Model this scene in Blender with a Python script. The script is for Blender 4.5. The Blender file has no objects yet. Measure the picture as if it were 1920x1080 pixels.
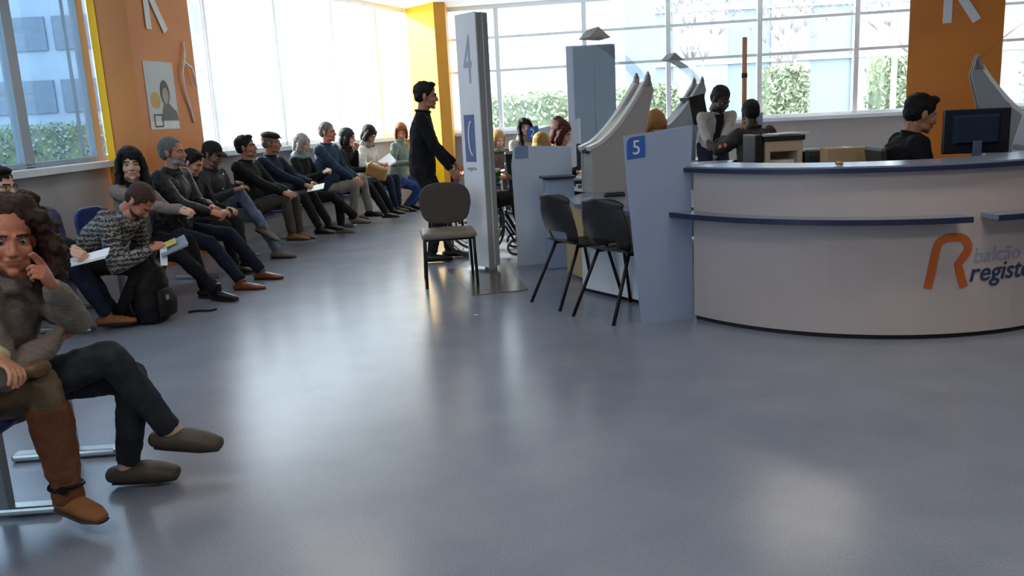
import bpy, bmesh, math, random
import numpy as np
from math import sin, cos, pi, radians, sqrt, atan2, tan
from mathutils import Vector, Matrix, noise
random.seed(7)
SC = bpy.context.scene
COL = SC.collection
V = Vector
# ------------------------------------------------------------------ camera
FPX = 1560.0; PITCH = radians(11.7); ROLL = radians(2.9); EYE = 1.4
_F = V((0, cos(PITCH), -sin(PITCH))); _R0 = V((1, 0, 0)); _U0 = V((0, sin(PITCH), cos(PITCH)))
_R = cos(ROLL)*_R0 - sin(ROLL)*_U0; _U = sin(ROLL)*_R0 + cos(ROLL)*_U0
cd = bpy.data.cameras.new('camera'); cam = bpy.data.objects.new('camera', cd); COL.objects.link(cam)
cd.sensor_width = 36; cd.lens = 36*FPX/1920; cd.clip_end = 500
cam.matrix_world = Matrix(((_R.x, _U.x, -_F.x, 0), (_R.y, _U.y, -_F.y, 0), (_R.z, _U.z, -_F.z, EYE), (0, 0, 0, 1)))
SC.camera = cam
def W(px, py, Y):                       # photograph point at a known distance Y -> place in the room
    d = _F*FPX + _R*(px-960) + _U*(540-py); q = d*(Y/d.y); return V((q.x, q.y, q.z+EYE))
def G(px, py, z=0.0):                   # photograph point on the horizontal plane z
    d = _F*FPX + _R*(px-960) + _U*(540-py); q = d*((z-EYE)/d.z); return V((q.x, q.y, z))
# ------------------------------------------------------------------ world, sun, exposure
w = bpy.data.worlds.new('sky'); SC.world = w; w.use_nodes = True
bg = w.node_tree.nodes['Background']; bg.inputs[0].default_value = (0.91, 0.95, 1.0, 1); bg.inputs[1].default_value = 8.5
sd = bpy.data.lights.new('sun', 'SUN'); sun = bpy.data.objects.new('sun', sd); COL.objects.link(sun)
sd.energy = 14.0; sd.angle = radians(1.2); sd.color = (1, .93, .80)
sun.rotation_euler = V((-.82, .42, .38)).to_track_quat('Z', 'Y').to_euler()
def area(name, loc, sx, sy, power, col=(1, .93, .84)):
    l = bpy.data.lights.new(name, 'AREA'); l.shape = 'RECTANGLE'; l.size = sx; l.size_y = sy; l.energy = power; l.color = col
    o = bpy.data.objects.new(name, l); COL.objects.link(o); o.location = loc; return o
for i, (lx, ly, lp) in enumerate([(-1.8, 0.6, 34), (2.2, 0.6, 34), (-1.8, 4.2, 16), (2.2, 3.6, 18), (-1.8, 7.8, 8), (5.2, 3.6, 16), (3.15, 8.5, 10)]):
    area('ceiling_lamp_light', (lx, ly, 3.14), 1.1, .5, lp)
SC.view_settings.view_transform = 'Standard'; SC.view_settings.look = 'None'
SC.view_settings.gamma = 1; SC.view_settings.use_curve_mapping = False
SC.view_settings.exposure = 0.12
# ------------------------------------------------------------------ materials
def srgb(c):
    if isinstance(c, str):
        c = tuple(int(c[i:i+2], 16)/255 for i in (0, 2, 4))
    return tuple((x/12.92 if x <= .04045 else ((x+.055)/1.055)**2.4) for x in c)
_mats = {}
def mat(name, c, rough=.6, metal=0., var=.12, vscale=6., bump=.0, bscale=60., spec=.5, c2=None, stretch=(1, 1, 1), sub=0., coat=0.):
    if name in _mats: return _mats[name]
    m = bpy.data.materials.new(name); m.use_nodes = True; nt = m.node_tree; N = nt.nodes; L = nt.links
    b = N['Principled BSDF']; b.inputs['Roughness'].default_value = rough; b.inputs['Metallic'].default_value = metal
    b.inputs['Specular IOR Level'].default_value = spec
    if sub: b.inputs['Subsurface Weight'].default_value = sub; b.inputs['Subsurface Radius'].default_value = (.02, .008, .004); b.inputs['Subsurface Scale'].default_value = .5
    if coat: b.inputs['Coat Weight'].default_value = coat
    c = srgb(c); cc = srgb(c2) if c2 else tuple(max(0, x*(1-var)) for x in c)
    tc = N.new('ShaderNodeTexCoord'); mp = N.new('ShaderNodeMapping'); mp.inputs['Scale'].default_value = stretch
    L.new(tc.outputs['Object'], mp.inputs['Vector'])
    n = N.new('ShaderNodeTexNoise'); n.inputs['Scale'].default_value = vscale; n.inputs['Detail'].default_value = 4
    L.new(mp.outputs[0], n.inputs['Vector'])
    r = N.new('ShaderNodeValToRGB'); r.color_ramp.elements[0].position = .35; r.color_ramp.elements[1].position = .65
    r.color_ramp.elements[0].color = (*cc, 1); r.color_ramp.elements[1].color = (*c, 1)
    L.new(n.outputs['Fac'], r.inputs['Fac']); L.new(r.outputs[0], b.inputs['Base Color'])
    if bump:
        n2 = N.new('ShaderNodeTexNoise'); n2.inputs['Scale'].default_value = bscale; n2.inputs['Detail'].default_value = 3
        L.new(mp.outputs[0], n2.inputs['Vector'])
        bp = N.new('ShaderNodeBump'); bp.inputs['Strength'].default_value = bump; bp.inputs['Distance'].default_value = .01
        L.new(n2.outputs['Fac'], bp.inputs['Height']); L.new(bp.outputs[0], b.inputs['Normal'])
    _mats[name] = m; return m
def emis(name, c, s):
    m = bpy.data.materials.new(name); m.use_nodes = True; b = m.node_tree.nodes['Principled BSDF']
    b.inputs['Emission Color'].default_value = (*srgb(c), 1); b.inputs['Emission Strength'].default_value = s; return m
def glassmat(name, tint, gloss=.08, rough=.02):
    m = bpy.data.materials.new(name); m.use_nodes = True; nt = m.node_tree; N = nt.nodes; L = nt.links
    N.remove(N['Principled BSDF']); o = N['Material Output']
    t = N.new('ShaderNodeBsdfTransparent'); t.inputs[0].default_value = (*tint, 1)
    g = N.new('ShaderNodeBsdfGlossy'); g.inputs['Roughness'].default_value = rough
    lw = N.new('ShaderNodeLayerWeight'); pw = N.new('ShaderNodeMath'); pw.operation = 'POWER'; pw.inputs[1].default_value = 5
    fr = N.new('ShaderNodeMapRange'); fr.inputs[3].default_value = .025; fr.inputs[4].default_value = .6
    L.new(lw.outputs['Facing'], pw.inputs[0]); L.new(pw.outputs[0], fr.inputs[0])
    mx = N.new('ShaderNodeMixShader'); L.new(fr.outputs[0], mx.inputs[0]); L.new(t.outputs[0], mx.inputs[1]); L.new(g.outputs[0], mx.inputs[2])
    L.new(mx.outputs[0], o.inputs[0]); return m
# ------------------------------------------------------------------ object helpers
def tag(o, label=None, cat=None, group=None, kind=None):
    if label: o['label'] = label
    if cat: o['category'] = cat
    if group: o['group'] = group
    if kind: o['kind'] = kind
    return o
def empty(name, loc=(0, 0, 0), rz=0., label=None, cat=None, group=None):
    o = bpy.data.objects.new(name, None); COL.objects.link(o); o.location = loc; o.rotation_euler = (0, 0, rz)
    o.empty_display_size = .1
    return tag(o, label, cat, group)
class MB:
    """collects shapes for one mesh"""
    def __init__(s): s.v = []; s.f = []; s.fm = []; s.sm = []
    def add(s, v, f, m=0, smooth=False):
        k = len(s.v); s.v.extend([tuple(p) for p in v]); s.f.extend([tuple(i+k for i in q) for q in f]); s.fm.extend([m]*len(f)); s.sm.extend([smooth]*len(f)); return s
    def box(s, c, d, rz=0., m=0, rot=None, bev=0.):
        x, y, z = d[0]/2, d[1]/2, d[2]/2; M = rot if rot else Matrix.Rotation(rz, 3, 'Z')
        if bev > 0:
            bm = bmesh.new(); bmesh.ops.create_cube(bm, size=1)
            for q in bm.verts: q.co = V((q.co.x*d[0], q.co.y*d[1], q.co.z*d[2]))
            bmesh.ops.bevel(bm, geom=bm.edges[:], offset=bev, segments=2, affect='EDGES', profile=.5)
            bm.verts.index_update(); vs = [M @ q.co + V(c) for q in bm.verts]; fs = [[q.index for q in f.verts] for f in bm.faces]; bm.free()
            return s.add(vs, fs, m)
        vs = [M @ V((a*x, b*y, e*z)) + V(c) for a in (-1, 1) for b in (-1, 1) for e in (-1, 1)]
        return s.add(vs, [(0, 1, 3, 2), (4, 6, 7, 5), (0, 4, 5, 1), (2, 3, 7, 6), (0, 2, 6, 4), (1, 5, 7, 3)], m)
    def loft(s, pts, rad, side=None, n=14, m=0, cap=True, smooth=True, closed_tip=.35):
        P = [V(p) for p in pts]; K = len(P); rad = [(r, r) if not isinstance(r, (tuple, list)) else r for r in rad]
        rings = []; pr = None
        def ring(c, t, w_, d_):
            nonlocal pr
            sd_ = V(side) if side is not None else (pr if pr is not None else (V((1, 0, 0)) if abs(t.x) < .9 else V((0, 1, 0))))
            sx = sd_ - t*sd_.dot(t)
            if sx.length < 1e-4: sx = t.orthogonal()
            sx.normalize(); sy = t.cross(sx)
            if side is None: pr = sx
            rings.append([c + sx*(w_*cos(2*pi*i/n)) + sy*(d_*sin(2*pi*i/n)) for i in range(n)])
        for i in range(K):
            if i == 0: t = P[1]-P[0]
            elif i == K-1: t = P[-1]-P[-2]
            else: t = (P[i+1]-P[i]).normalized() + (P[i]-P[i-1]).normalized()
            t.normalize(); w_, d_ = rad[i]; e = min(w_, d_)
            if i == 0 and closed_tip:
                for a in (.15, .5, .8): ring(P[0]-t*e*closed_tip*2*(1-a*a)**.5*1.0, t, w_*sqrt(1-(1-a)**2), d_*sqrt(1-(1-a)**2)) if False else None
                for q in (80, 50, 25): ring(P[0]-t*e*closed_tip*sin(radians(q)), t, w_*cos(radians(q)), d_*cos(radians(q)))
            ring(P[i], t, w_, d_)
            if i == K-1 and closed_tip:
                for q in (25, 50, 80): ring(P[-1]+t*e*closed_tip*sin(radians(q)), t, w_*cos(radians(q)), d_*cos(radians(q)))
        vs = [p for r_ in rings for p in r_]; fs = []
        for i in range(len(rings)-1):
            for j in range(n):
                a = i*n+j; b = i*n+(j+1) % n; fs.append((a, b, b+n, a+n))
        if cap: fs.append(tuple(range(n))[::-1]); fs.append(tuple(range((len(rings)-1)*n, len(rings)*n)))
        return s.add(vs, fs, m, smooth)
    def cap(s, A, B, ra, rb, flat=1., side=None, n=12, m=0):
        return s.loft([A, B], [(ra, ra*flat), (rb, rb*flat)], side, n, m, closed_tip=1.0)
    def ell(s, c, r, rot=None, n=14, k=9, m=0):
        vs = []; M = rot if rot else Matrix.Identity(3); r = V(r)
        for i in range(k+1):
            ph = pi*i/k
            for j in range(n):
                th = 2*pi*j/n; q = V((r.x*sin(ph)*cos(th), r.y*sin(ph)*sin(th), r.z*cos(ph))); vs.append(M @ q + V(c))
        fs = []
        for i in range(k):
            for j in range(n):
                a = i*n+j; b = i*n+(j+1) % n; fs.append((a, a+n, b+n, b))
        return s.add(vs, fs, m, True)
    def prism(s, poly, off, m=0, smooth=False):
        """poly: list of 3D points (planar), extruded by vector off"""
        n = len(poly); a = [V(p) for p in poly]; off = V(off)
        vs = a + [p+off for p in a]
        fs = [tuple(range(n))[::-1], tuple(range(n, 2*n))] + [(i, (i+1) % n, (i+1) % n+n, i+n) for i in range(n)]
        return s.add(vs, fs, m, smooth)
    def tube(s, pts, r, n=8, m=0): return s.loft(pts, [r]*len(pts), None, n, m, closed_tip=.3)
    def xf(s, M, start=0):
        s.v = s.v[:start] + [tuple(M @ V(p)) for p in s.v[start:]]; return s
    def mesh(s, name):
        me = bpy.data.meshes.new(name); me.from_pydata(s.v, [], s.f)
        me.polygons.foreach_set('material_index', s.fm); me.polygons.foreach_set('use_smooth', s.sm); me.update(); return me
    def build(s, name, mats, parent=None, recalc=True):
        me = s.mesh(name)
        if recalc:
            bm = bmesh.new(); bm.from_mesh(me); bmesh.ops.recalc_face_normals(bm, faces=bm.faces[:]); bm.to_mesh(me); bm.free()
        for m in (mats if isinstance(mats, (list, tuple)) else [mats]): me.materials.append(m)
        o = bpy.data.objects.new(name, me); COL.objects.link(o)
        if parent: o.parent = parent
        return o
def structure(o): o['kind'] = 'structure'; return o
def voxel(mb, size, smooth=3, disp=None):
    """fuse the overlapping shapes of mb into ONE continuous surface -> (verts Nx3, quads/faces)"""
    me = mb.mesh('tmp'); o = bpy.data.objects.new('tmp', me); COL.objects.link(o)
    r = o.modifiers.new('r', 'REMESH'); r.mode = 'VOXEL'; r.voxel_size = size; r.use_smooth_shade = True
    if smooth:
        q = o.modifiers.new('s', 'SMOOTH'); q.iterations = smooth; q.factor = .5
    if disp:
        for (ns, st) in disp:
            tx = bpy.data.textures.new('t', 'CLOUDS'); tx.noise_scale = ns; tx.noise_depth = 2
            d = o.modifiers.new('d', 'DISPLACE'); d.texture = tx; d.strength = st; d.mid_level = .5; d.texture_coords = 'LOCAL'
    dg = bpy.context.evaluated_depsgraph_get(); e = o.evaluated_get(dg); m2 = e.to_mesh()
    nv = len(m2.vertices); co = np.empty(nv*3); m2.vertices.foreach_get('co', co)
    f = [tuple(p.vertices) for p in m2.polygons]
    e.to_mesh_clear(); bpy.data.objects.remove(o); bpy.data.meshes.remove(me)
    return co.reshape(-1, 3), f
def link_mesh(name, v, f, mats, parent, fm=None, smooth=True):
    me = bpy.data.meshes.new(name); me.from_pydata([tuple(p) for p in v], [], f)
    if smooth: me.polygons.foreach_set('use_smooth', [True]*len(f))
    if fm is not None: me.polygons.foreach_set('material_index', fm)
    me.update()
    for m in (mats if isinstance(mats, (list, tuple)) else [mats]): me.materials.append(m)
    o = bpy.data.objects.new(name, me); COL.objects.link(o); o.parent = parent; return o
def text_mesh(txt, size, depth=.004, shear=0., bold=0.):
    c = bpy.data.curves.new('t', 'FONT'); c.body = txt; c.size = size; c.extrude = depth/2; c.shear = shear; c.offset = bold; c.resolution_u = 3
    o = bpy.data.objects.new('t', c); COL.objects.link(o); dg = bpy.context.evaluated_depsgraph_get(); e = o.evaluated_get(dg); m = e.to_mesh()
    v = [tuple(p.co) for p in m.vertices]; f = [tuple(p.vertices) for p in m.polygons]; e.to_mesh_clear(); bpy.data.objects.remove(o)
    return v, f
def put_text(name, txt, size, origin, xdir, mat_, parent=None, zdir=(0, 0, 1), **k):
    v, f = text_mesh(txt, size, **k); x = V(xdir).normalized(); z = V(zdir).normalized(); nrm = x.cross(z)
    mb = MB(); mb.add([V(origin)+x*p[0]+z*p[1]+nrm*p[2] for p in v], f); return mb.build(name, mat_, parent)
def stroke(pts, w, depth, plane):
    """flat ribbon letter stroke in 2D with thickness, mapped by plane(x, y, d)"""
    n = len(pts); L_ = []; R_ = []
    for i in range(n):
        a = V(pts[max(0, i-1)]); b = V(pts[min(n-1, i+1)]); t = (b-a).normalized(); q = V((-t.y, t.x))*(w/2)
        p = V(pts[i]); L_.append(p+q); R_.append(p-q)
    vs = []
    for i in range(n):
        for q in (L_[i], R_[i]):
            for d in (0, depth): vs.append(plane(q.x, q.y, d))
    fs = [(0, 1, 3, 2), (4*(n-1), 4*(n-1)+2, 4*(n-1)+3, 4*(n-1)+1)]
    for i in range(n-1):
        a = 4*i; b = a+4; fs += [(a, a+2, b+2, b), (a+1, b+1, b+3, a+3), (a, b, b+1, a+1), (a+2, a+3, b+3, b+2)]
    return vs, fs
# ------------------------------------------------------------------ palette
CEIL = 3.25; SILL = 1.15
mFloor = mat('floor_vinyl', '898d98', .235, var=.10, vscale=2.5, bump=.012, bscale=90, spec=.75, c2='7f8491')
def speckle():
    nt = mFloor.node_tree; N = nt.nodes; L = nt.links; b = N['Principled BSDF']; tc = N.new('ShaderNodeTexCoord')
    n = N.new('ShaderNodeTexNoise'); n.inputs['Scale'].default_value = 130; n.inputs['Detail'].default_value = 2
    L.new(tc.outputs['Object'], n.inputs['Vector']); r = N.new('ShaderNodeMapRange'); r.inputs[1].default_value = .35; r.inputs[2].default_value = .65; r.inputs[3].default_value = .90; r.inputs[4].default_value = 1.08
    L.new(n.outputs['Fac'], r.inputs[0]); src = b.inputs['Base Color'].links[0].from_socket
    mx = N.new('ShaderNodeVectorMath'); mx.operation = 'SCALE'; L.new(src, mx.inputs[0]); L.new(r.outputs[0], mx.inputs['Scale']); L.new(mx.outputs[0], b.inputs['Base Color'])
speckle()
mWall = mat('wall_paint', 'b4b0ae', .7, var=.05); mCeil = mat('ceiling_paint', 'f2f2f0', .8, var=.02)
mFrame = mat('window_frame_metal', 'eef1f3', .35, .3, var=.04); mFrameD = mat('window_frame_grey', '8b98a2', .45, .2, var=.05)
mSill = mat('sill_board', 'dfe6ea', .3, var=.03)
mOrange = mat('orange_paint', 'd07a0a', .42, var=.10, vscale=1.2, c2='c26c06'); mYellow = mat('lit_edge_yellow', 'f6b400', .45, var=.04)
mWhite = mat('white_laminate', 'e6e2e0', .4, var=.03); mGreyPl = mat('grey_plastic', '8f9294', .5, var=.05)
mDark = mat('black_plastic', '18181a', .42, var=.2); mBlackM = mat('black_metal', '101012', .3, .5, var=.1)
mChrome = mat('brushed_metal', 'b9b9b6', .3, .9, var=.05); mSilver = mat('silver_paint', 'bcb6ae', .38, .35, var=.05)
mNavy = mat('navy_edge', '232a45', .35, var=.1); mBlueTab = mat('blue_tab', '2f5fae', .45, var=.04); mInk = mat('dark_ink', '27345c', .5, var=.02)
mPanel = mat('blue_grey_panel', '98a5bd', .5, var=.04); mPanelW = mat('pale_panel', 'c3cbd8', .5, var=.03)
mGlass = glassmat('clear_glass', (.93, .96, .97)); mGlassL = glassmat('tinted_glass', (.50, .585, .65)); mAcryl = glassmat('clear_acrylic', (.86, .88, .9), rough=.1)
mCounter = mat('counter_laminate', 'b8aaa5', .45, var=.04); mTop = mat('counter_top', '7a8396', .22, var=.05)
mWhiteTxt = mat('white_lettering', 'dcdcdc', .5, var=.02); mOrTxt = mat('orange_lettering', 'b85a20', .5, var=.03); mPale = mat('pale_lettering', '8f93ad', .5, var=.02)
# ------------------------------------------------------------------ room
U2 = V((-3.76, 9.8)); C2 = V((-1.55, 14.75)); E2 = V((9.6, 13.2)); C3 = V((-1.3, 14.93))
fl = MB(); out = [(-4.3, -4, 0), (9.6, -4, 0), (9.6, 13.3, 0), (-1.3, 15.08, 0), (-1.68, 14.85, 0), (-3.9, 9.85, 0), (-4.3, 9.7, 0)]
fl.prism([V(p)-V((0, 0, .12)) for p in out], (0, 0, .12)); structure(fl.build('floor', mFloor))
ce = MB(); ce.prism([V((p[0], p[1], CEIL)) for p in out], (0, 0, .25)); structure(ce.build('ceiling', mCeil))
def seg_wall(name, a, b, z0, z1, th, m, side=1):
    a = V(a); b = V(b); t = (b-a).normalized(); n = V((-t.y, t.x))*th*side
    mb = MB(); mb.prism([(a.x, a.y, z0), (b.x, b.y, z0), (b.x+n.x, b.y+n.y, z0), (a.x+n.x, a.y+n.y, z0)], (0, 0, z1-z0))
    return structure(mb.build(name, m))
seg_wall('wall_left', (-4.15, -4), (-4.15, 9.0), 0, SILL-.06, .14, mWall, 1)
seg_wall('wall_left_far', U2, C2, 0, SILL-.06, .14, mWall, 1)
seg_wall('wall_back', C3, E2, 0, SILL-.06, .14, mWall, 1)
seg_wall('wall_right', (9.5, -4), (9.5, 13.2), 0, CEIL, .1, mWall, -1)
seg_wall('wall_front', (-4.3, -4), (9.6, -4), 0, CEIL, .1, mWall, -1)
def window(name, a, b, mull, zs, glass, frame, mw=.07, md=.12, n_lab=None):
    """window wall between plan points a and b: mull = distances of the mullions from a, zs = transom heights"""
    a = V(a); b = V(b); Ln = (b-a).length; t = (b-a)/Ln; n = V((-t.y, t.x)); rz = atan2(t.y, t.x)
    root = empty(name, (a.x, a.y, 0), 0); root['kind'] = 'structure'
    def bx(nm, s0, s1, z0, z1, dep, m, off=.07):
        c = t*((s0+s1)/2)+n*off; mb = MB(); mb.box((c.x, c.y, (z0+z1)/2), (s1-s0, dep, z1-z0), rz); o = mb.build(nm, m, root); return o
    bx('window_sill', 0, Ln, SILL-.06, SILL, .30, mSill, .03)
    bx('window_frame', 0, Ln, SILL, SILL+.05, md, frame); bx('window_frame', 0, Ln, CEIL-.07, CEIL, md+.06, frame)
    ed = [0]+list(mull)+[Ln]
    for q in mull: bx('mullion', q-mw/2, q+mw/2, SILL, CEIL-.04, md, frame)
    for z in zs: bx('transom', 0, Ln, z-.022, z+.022, md*.6, frame)
    for i in range(len(ed)-1):
        zz = [SILL+.05]+list(zs)+[CEIL-.07]
        for j in range(len(zz)-1): bx('glass_pane', ed[i]+.02, ed[i+1]-.02, zz[j], zz[j+1], .012, glass)
    return root
wl = window('window_1', (-4.15, -3.9), (-4.15, 8.98), (2.2, 4.4, 6.6, 9.0, 11.35, 12.66), (), mGlassL, mFrameD, mw=.15, md=.07)
window('window_2', U2, C2, (.7, 2.0, 3.3, 4.5), (), mGlass, mFrame, mw=.04, md=.05)
def along(x): return (x-C3.x)/((E2-C3).normalized().x)
window('window_3', C3, E2, [along(x) for x in (-.05, 1.42, 2.79, 4.24, 5.73, 7.2, 8.6)], (2.17, 2.72), mGlass, mFrame, mw=.075, md=.1)
# orange pillar on the left with its letter, poster
pil = empty('pillar', (-3.75, 9.2, 0), 0, 'big orange square pillar on the left with a white letter R and a poster', 'pillar')
def L2(p): return [V(q)-V((-3.75, 9.2, 0)) for q in p]
Q1 = V((-3.69, 8.70, 0)); Q2 = V((-3.47, 9.80, 0))
mb = MB(); mb.prism(L2([(-4.0, 8.7, 0), Q1, Q2, (-3.78, 9.95, 0), (-4.13, 9.7, 0)]), (0, 0, CEIL)); mb.build('shaft', mOrange, pil)
mb = MB(); mb.prism(L2([(-4.10, 8.74, 0), (-4.0, 8.69, 0), (-4.0, 8.79, 0), (-4.1, 8.84, 0)]), (0, 0, CEIL)); tag(mb.build('lit_edge', mYellow, pil), 'lit edge of the pillar, coloured bright yellow')  # thin lit edge of the pillar, its light put into the yellow colour
fx = (Q2-Q1).normalized(); fn = V((fx.y, -fx.x, 0))       # outward normal of the lettered face
def onp(s, z, d=.004): return V((Q1.x, Q1.y, 0))+fx*s+V((0, 0, z))+fn*d
def letterR(name, o, fxv, fnv, h, wd, th, m, parent, base):
    pl = lambda x, y, d: (o+fxv*x+V((0, 0, y))+fnv*(d+.002))-base
    mb = MB(); r = h*.26
    mb.add(*stroke([(th/2, 0), (th/2, h)], th, .006, pl))
    mb.add(*stroke([(th/2, h-th/2), (wd*.5, h-th/2)]+[(wd*.5+(r-th/2)*1.15*sin(radians(q)), h-r+(r-th/2)*cos(radians(q))) for q in range(15, 181, 15)]+[(th/2, h-2*r+th/2)], th*.9, .0064, pl))
    mb.add(*stroke([(wd*.38, h-2*r+th/2), (wd, 0)], th, .0068, pl))
    return mb.build(name, m, parent)
letterR('letter', onp(.28, 2.46), fx, fn, .62, .34, .09, mWhiteTxt, pil, V((-3.75, 9.2, 0)))
# poster on the pillar
po = empty('poster', onp(.5, 1.75, .0), 0, 'grey poster with a portrait and a yellow disc on the orange pillar', 'poster')
PB = V(po.location)
def pbox(name, s0, s1, z0, z1, d0, d1, m):
    mb = MB(); a = [onp(s, z, d0)-PB for s, z in ((s0, z0), (s1, z0), (s1, z1), (s0, z1))]; mb.prism(a, fn*(d1-d0)); return mb.build(name, m, po)
def pdisc(name, s, z, rs, rz_, d0, m):
    mb = MB(); mb.prism([onp(s+rs*cos(2*pi*i/24), z+rz_*sin(2*pi*i/24), d0)-PB for i in range(24)], fn*.001); return mb.build(name, m, po)
mPost = mat('poster_paper', 'b9bdbb', .35, var=.04)
pbox('sheet', .14, .66, 1.44, 2.14, .001, .006, mPost)
pbox('margin', .14, .66, 1.44, 1.52, .006, .007, mat('poster_white', 'd8dad6', .4))
pdisc('yellow_disc', .28, 1.74, .085, .085, .0065, mat('poster_yellow', 'c9a24a', .5))
pdisc('portrait_hair', .46, 1.82, .085, .13, .007, mat('poster_dark', '3a3836', .5)); pdisc('portrait_face', .46, 1.79, .055, .085, .0085, mat('poster_skin', '9c958e', .5))
mb = MB(); mb.prism([onp(s, z, .0075)-PB for s, z in ((.34, 1.53), (.66, 1.53), (.64, 1.62), (.55, 1.68), (.50, 1.72), (.42, 1.71), (.38, 1.62))], fn*.001); mb.build('portrait_shirt', mat('poster_shirt', '555351', .5), po)
mb = MB()
for a_, b_ in (((.22, 1.47), (.36, 1.47)), ((.36, 1.47), (.36, 1.59)), ((.36, 1.59), (.22, 1.59)), ((.22, 1.59), (.22, 1.47))):
    mb.add(*stroke([a_, b_], .018, .001, lambda x, y, d: onp(x, y, .009+d)-PB))
mb.build('square_mark', mat('poster_mark', '4a4a4c', .5), po)
# white squiggle of thin tubes over the lettered face, near the pillar edge
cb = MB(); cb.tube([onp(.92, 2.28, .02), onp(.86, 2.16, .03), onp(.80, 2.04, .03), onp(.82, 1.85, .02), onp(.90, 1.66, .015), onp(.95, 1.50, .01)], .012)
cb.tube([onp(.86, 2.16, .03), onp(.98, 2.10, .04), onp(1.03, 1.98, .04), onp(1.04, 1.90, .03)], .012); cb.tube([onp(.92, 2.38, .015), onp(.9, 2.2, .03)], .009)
o = cb.build('white_squiggle', mat('squiggle_white', 'eceae6', .3), pil); o.location = (3.75, -9.2, 0); o['label'] = 'white glossy squiggle'
# corner pillar: sunlit side coloured yellow, shaded sides coloured ochre
cp = empty('pillar', (-1.3, 14.5, 0), 0, 'pillar in the far corner behind the standing man, coloured yellow where sunlit and ochre where shaded', 'pillar')
B0 = V((-1.3, 14.5, 0)); mb = MB()
mb.prism([V(p)-B0 for p in ((-1.56, 14.72, 0), (-1.04, 14.08, 0), (-.86, 14.14, 0), (-.86, 14.86, 0), (-1.4, 14.88, 0))], (0, 0, CEIL))
cpo = mb.build('shaft', [mat('sunlit_side_yellow', 'ffc400', .5, var=.03), mat('shaded_side_ochre', 'd2902a', .5, var=.04)], cp)
for p in cpo.data.polygons:
    p.material_index = 0 if (p.normal.x < -.3 and p.normal.y < -.2) else 1
# orange pillar on the right
rp = empty('pillar', (5.52, 10.45, 0), radians(-27), 'wide orange pillar on the right with a white letter R behind the counter', 'pillar')
RB = V((0, 0, 0)); mb = MB(); mb.box((0, .1, CEIL/2), (1.0, .62, CEIL)); mb.build('shaft', mOrange, rp)
letterR('letter', V((-.14, -.212, 2.22)), V((1, 0, 0)), V((0, -1, 0)), .66, .36, .095, mWhiteTxt, rp, RB)
# ceiling lamps (out of frame, they light the room)
mLamp = emis('lamp_diffuser', 'fff3e0', 1.3)
l0 = None
for i, (lx, ly) in enumerate([(-1.8, 0.6), (2.2, 0.6), (-1.8, 4.2), (2.2, 3.6), (-1.8, 7.8), (5.2, 3.6), (3.15, 8.5)]):
    r_ = empty('ceiling_light', (lx, ly, CEIL), 0, 'recessed rectangular ceiling light panel above the waiting hall', 'ceiling light', 'ceiling lights')
    if i == 0:
        mb = MB(); 
        for s_ in (-1, 1): mb.box((0, s_*.29, -.03), (1.26, .05, .06)); mb.box((s_*.605, 0, -.03), (.05, .53, .06))
        f0 = mb.build('frame', mWhite, r_); mb = MB(); mb.box((0, 0, -.03), (1.16, .53, .02)); d0 = mb.build('diffuser', mLamp, r_)
    else:
        for q in (f0, d0): c_ = q.copy(); COL.objects.link(c_); c_.parent = r_
# ------------------------------------------------------------------ outdoors
mGround = mat('outdoor_paving', 'b9bab8', .9, var=.1); mFac = mat('pale_facade', 'aab0b6', .8, var=.04); mFacB = mat('blue_facade', '7f8ea0', .7, var=.04); mFacW = mat('facade_window', '8c9aa5', .3, var=.1)
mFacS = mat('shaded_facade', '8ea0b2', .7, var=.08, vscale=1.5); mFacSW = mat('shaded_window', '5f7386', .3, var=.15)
mb = MB(); mb.box((0, 25, -.3), (160, 130, .3)); structure(mb.build('ground', mGround))
def building(loc, size, rows, cols, label, m, mw_, z0=.9, wh=1.25, gap=.6, ww=.86, joints=()):
    b = empty('building', loc, 0, label, 'building'); sx, sy, sz = size
    mb = MB(); mb.box((0, sy/2, sz/2-.2), (sx, sy, sz)); mb.build('wall', m, b)
    pw = sx/cols; win = None
    for r_ in range(rows):
        for c_ in range(cols):
            x = -sx/2+pw*(c_+.5); z = z0+r_*(wh+gap)+wh/2
            if win is None:
                mb = MB(); mb.box((0, -.03, 0), (pw*ww, .06, wh)); win = mb.build('window', mw_, b); win.location = (x, 0, z)
            else:
                q = win.copy(); COL.objects.link(q); q.parent = b; q.location = (x, 0, z)
    for z in joints:
        mb = MB(); mb.box((0, -.05, z), (sx, .1, .09)); mb.build('ledge', mFac, b)
    return b
building((-8.5, 34, 0), (11.5, 6, 14), 5, 6, 'long white office building with grey window bands beyond the far left windows', mat('white_facade', 'f4f5f5', .8, var=.02), mat('grey_window_band', 'a7b1b5', .35, var=.06), z0=1.55, wh=1.15, gap=.65, ww=.93)
building((-17.5, 27, 0), (12, 6, 11), 4, 5, 'blue-grey building seen through the leftmost window', mFacS, mFacSW, z0=2.2, wh=1.0, gap=.9, ww=.9)
sun_blocker = building((-15.5, -4, 0), (6, 17.6, 13), 0, 1, 'unseen tall building added on the left to block sun from the near windows', mFacS, mFacSW)  # out of view, added to keep sun off the near left windows
building((2.6, 37, 0), (10, 6, 12), 3, 5, 'white building beyond the middle of the back windows', mat('white_facade2', 'eceff0', .8, var=.03), mat('light_window', 'c6d2d8', .3, var=.05), z0=2.4, wh=1.3, gap=1.2, ww=.8)
bb = building((14, 25, 0), (19, 6, 10), 0, 1, 'pale blue panelled building beyond the right windows', mFacB, mFacW, joints=(2.6, 4.1, 5.6))
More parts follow.
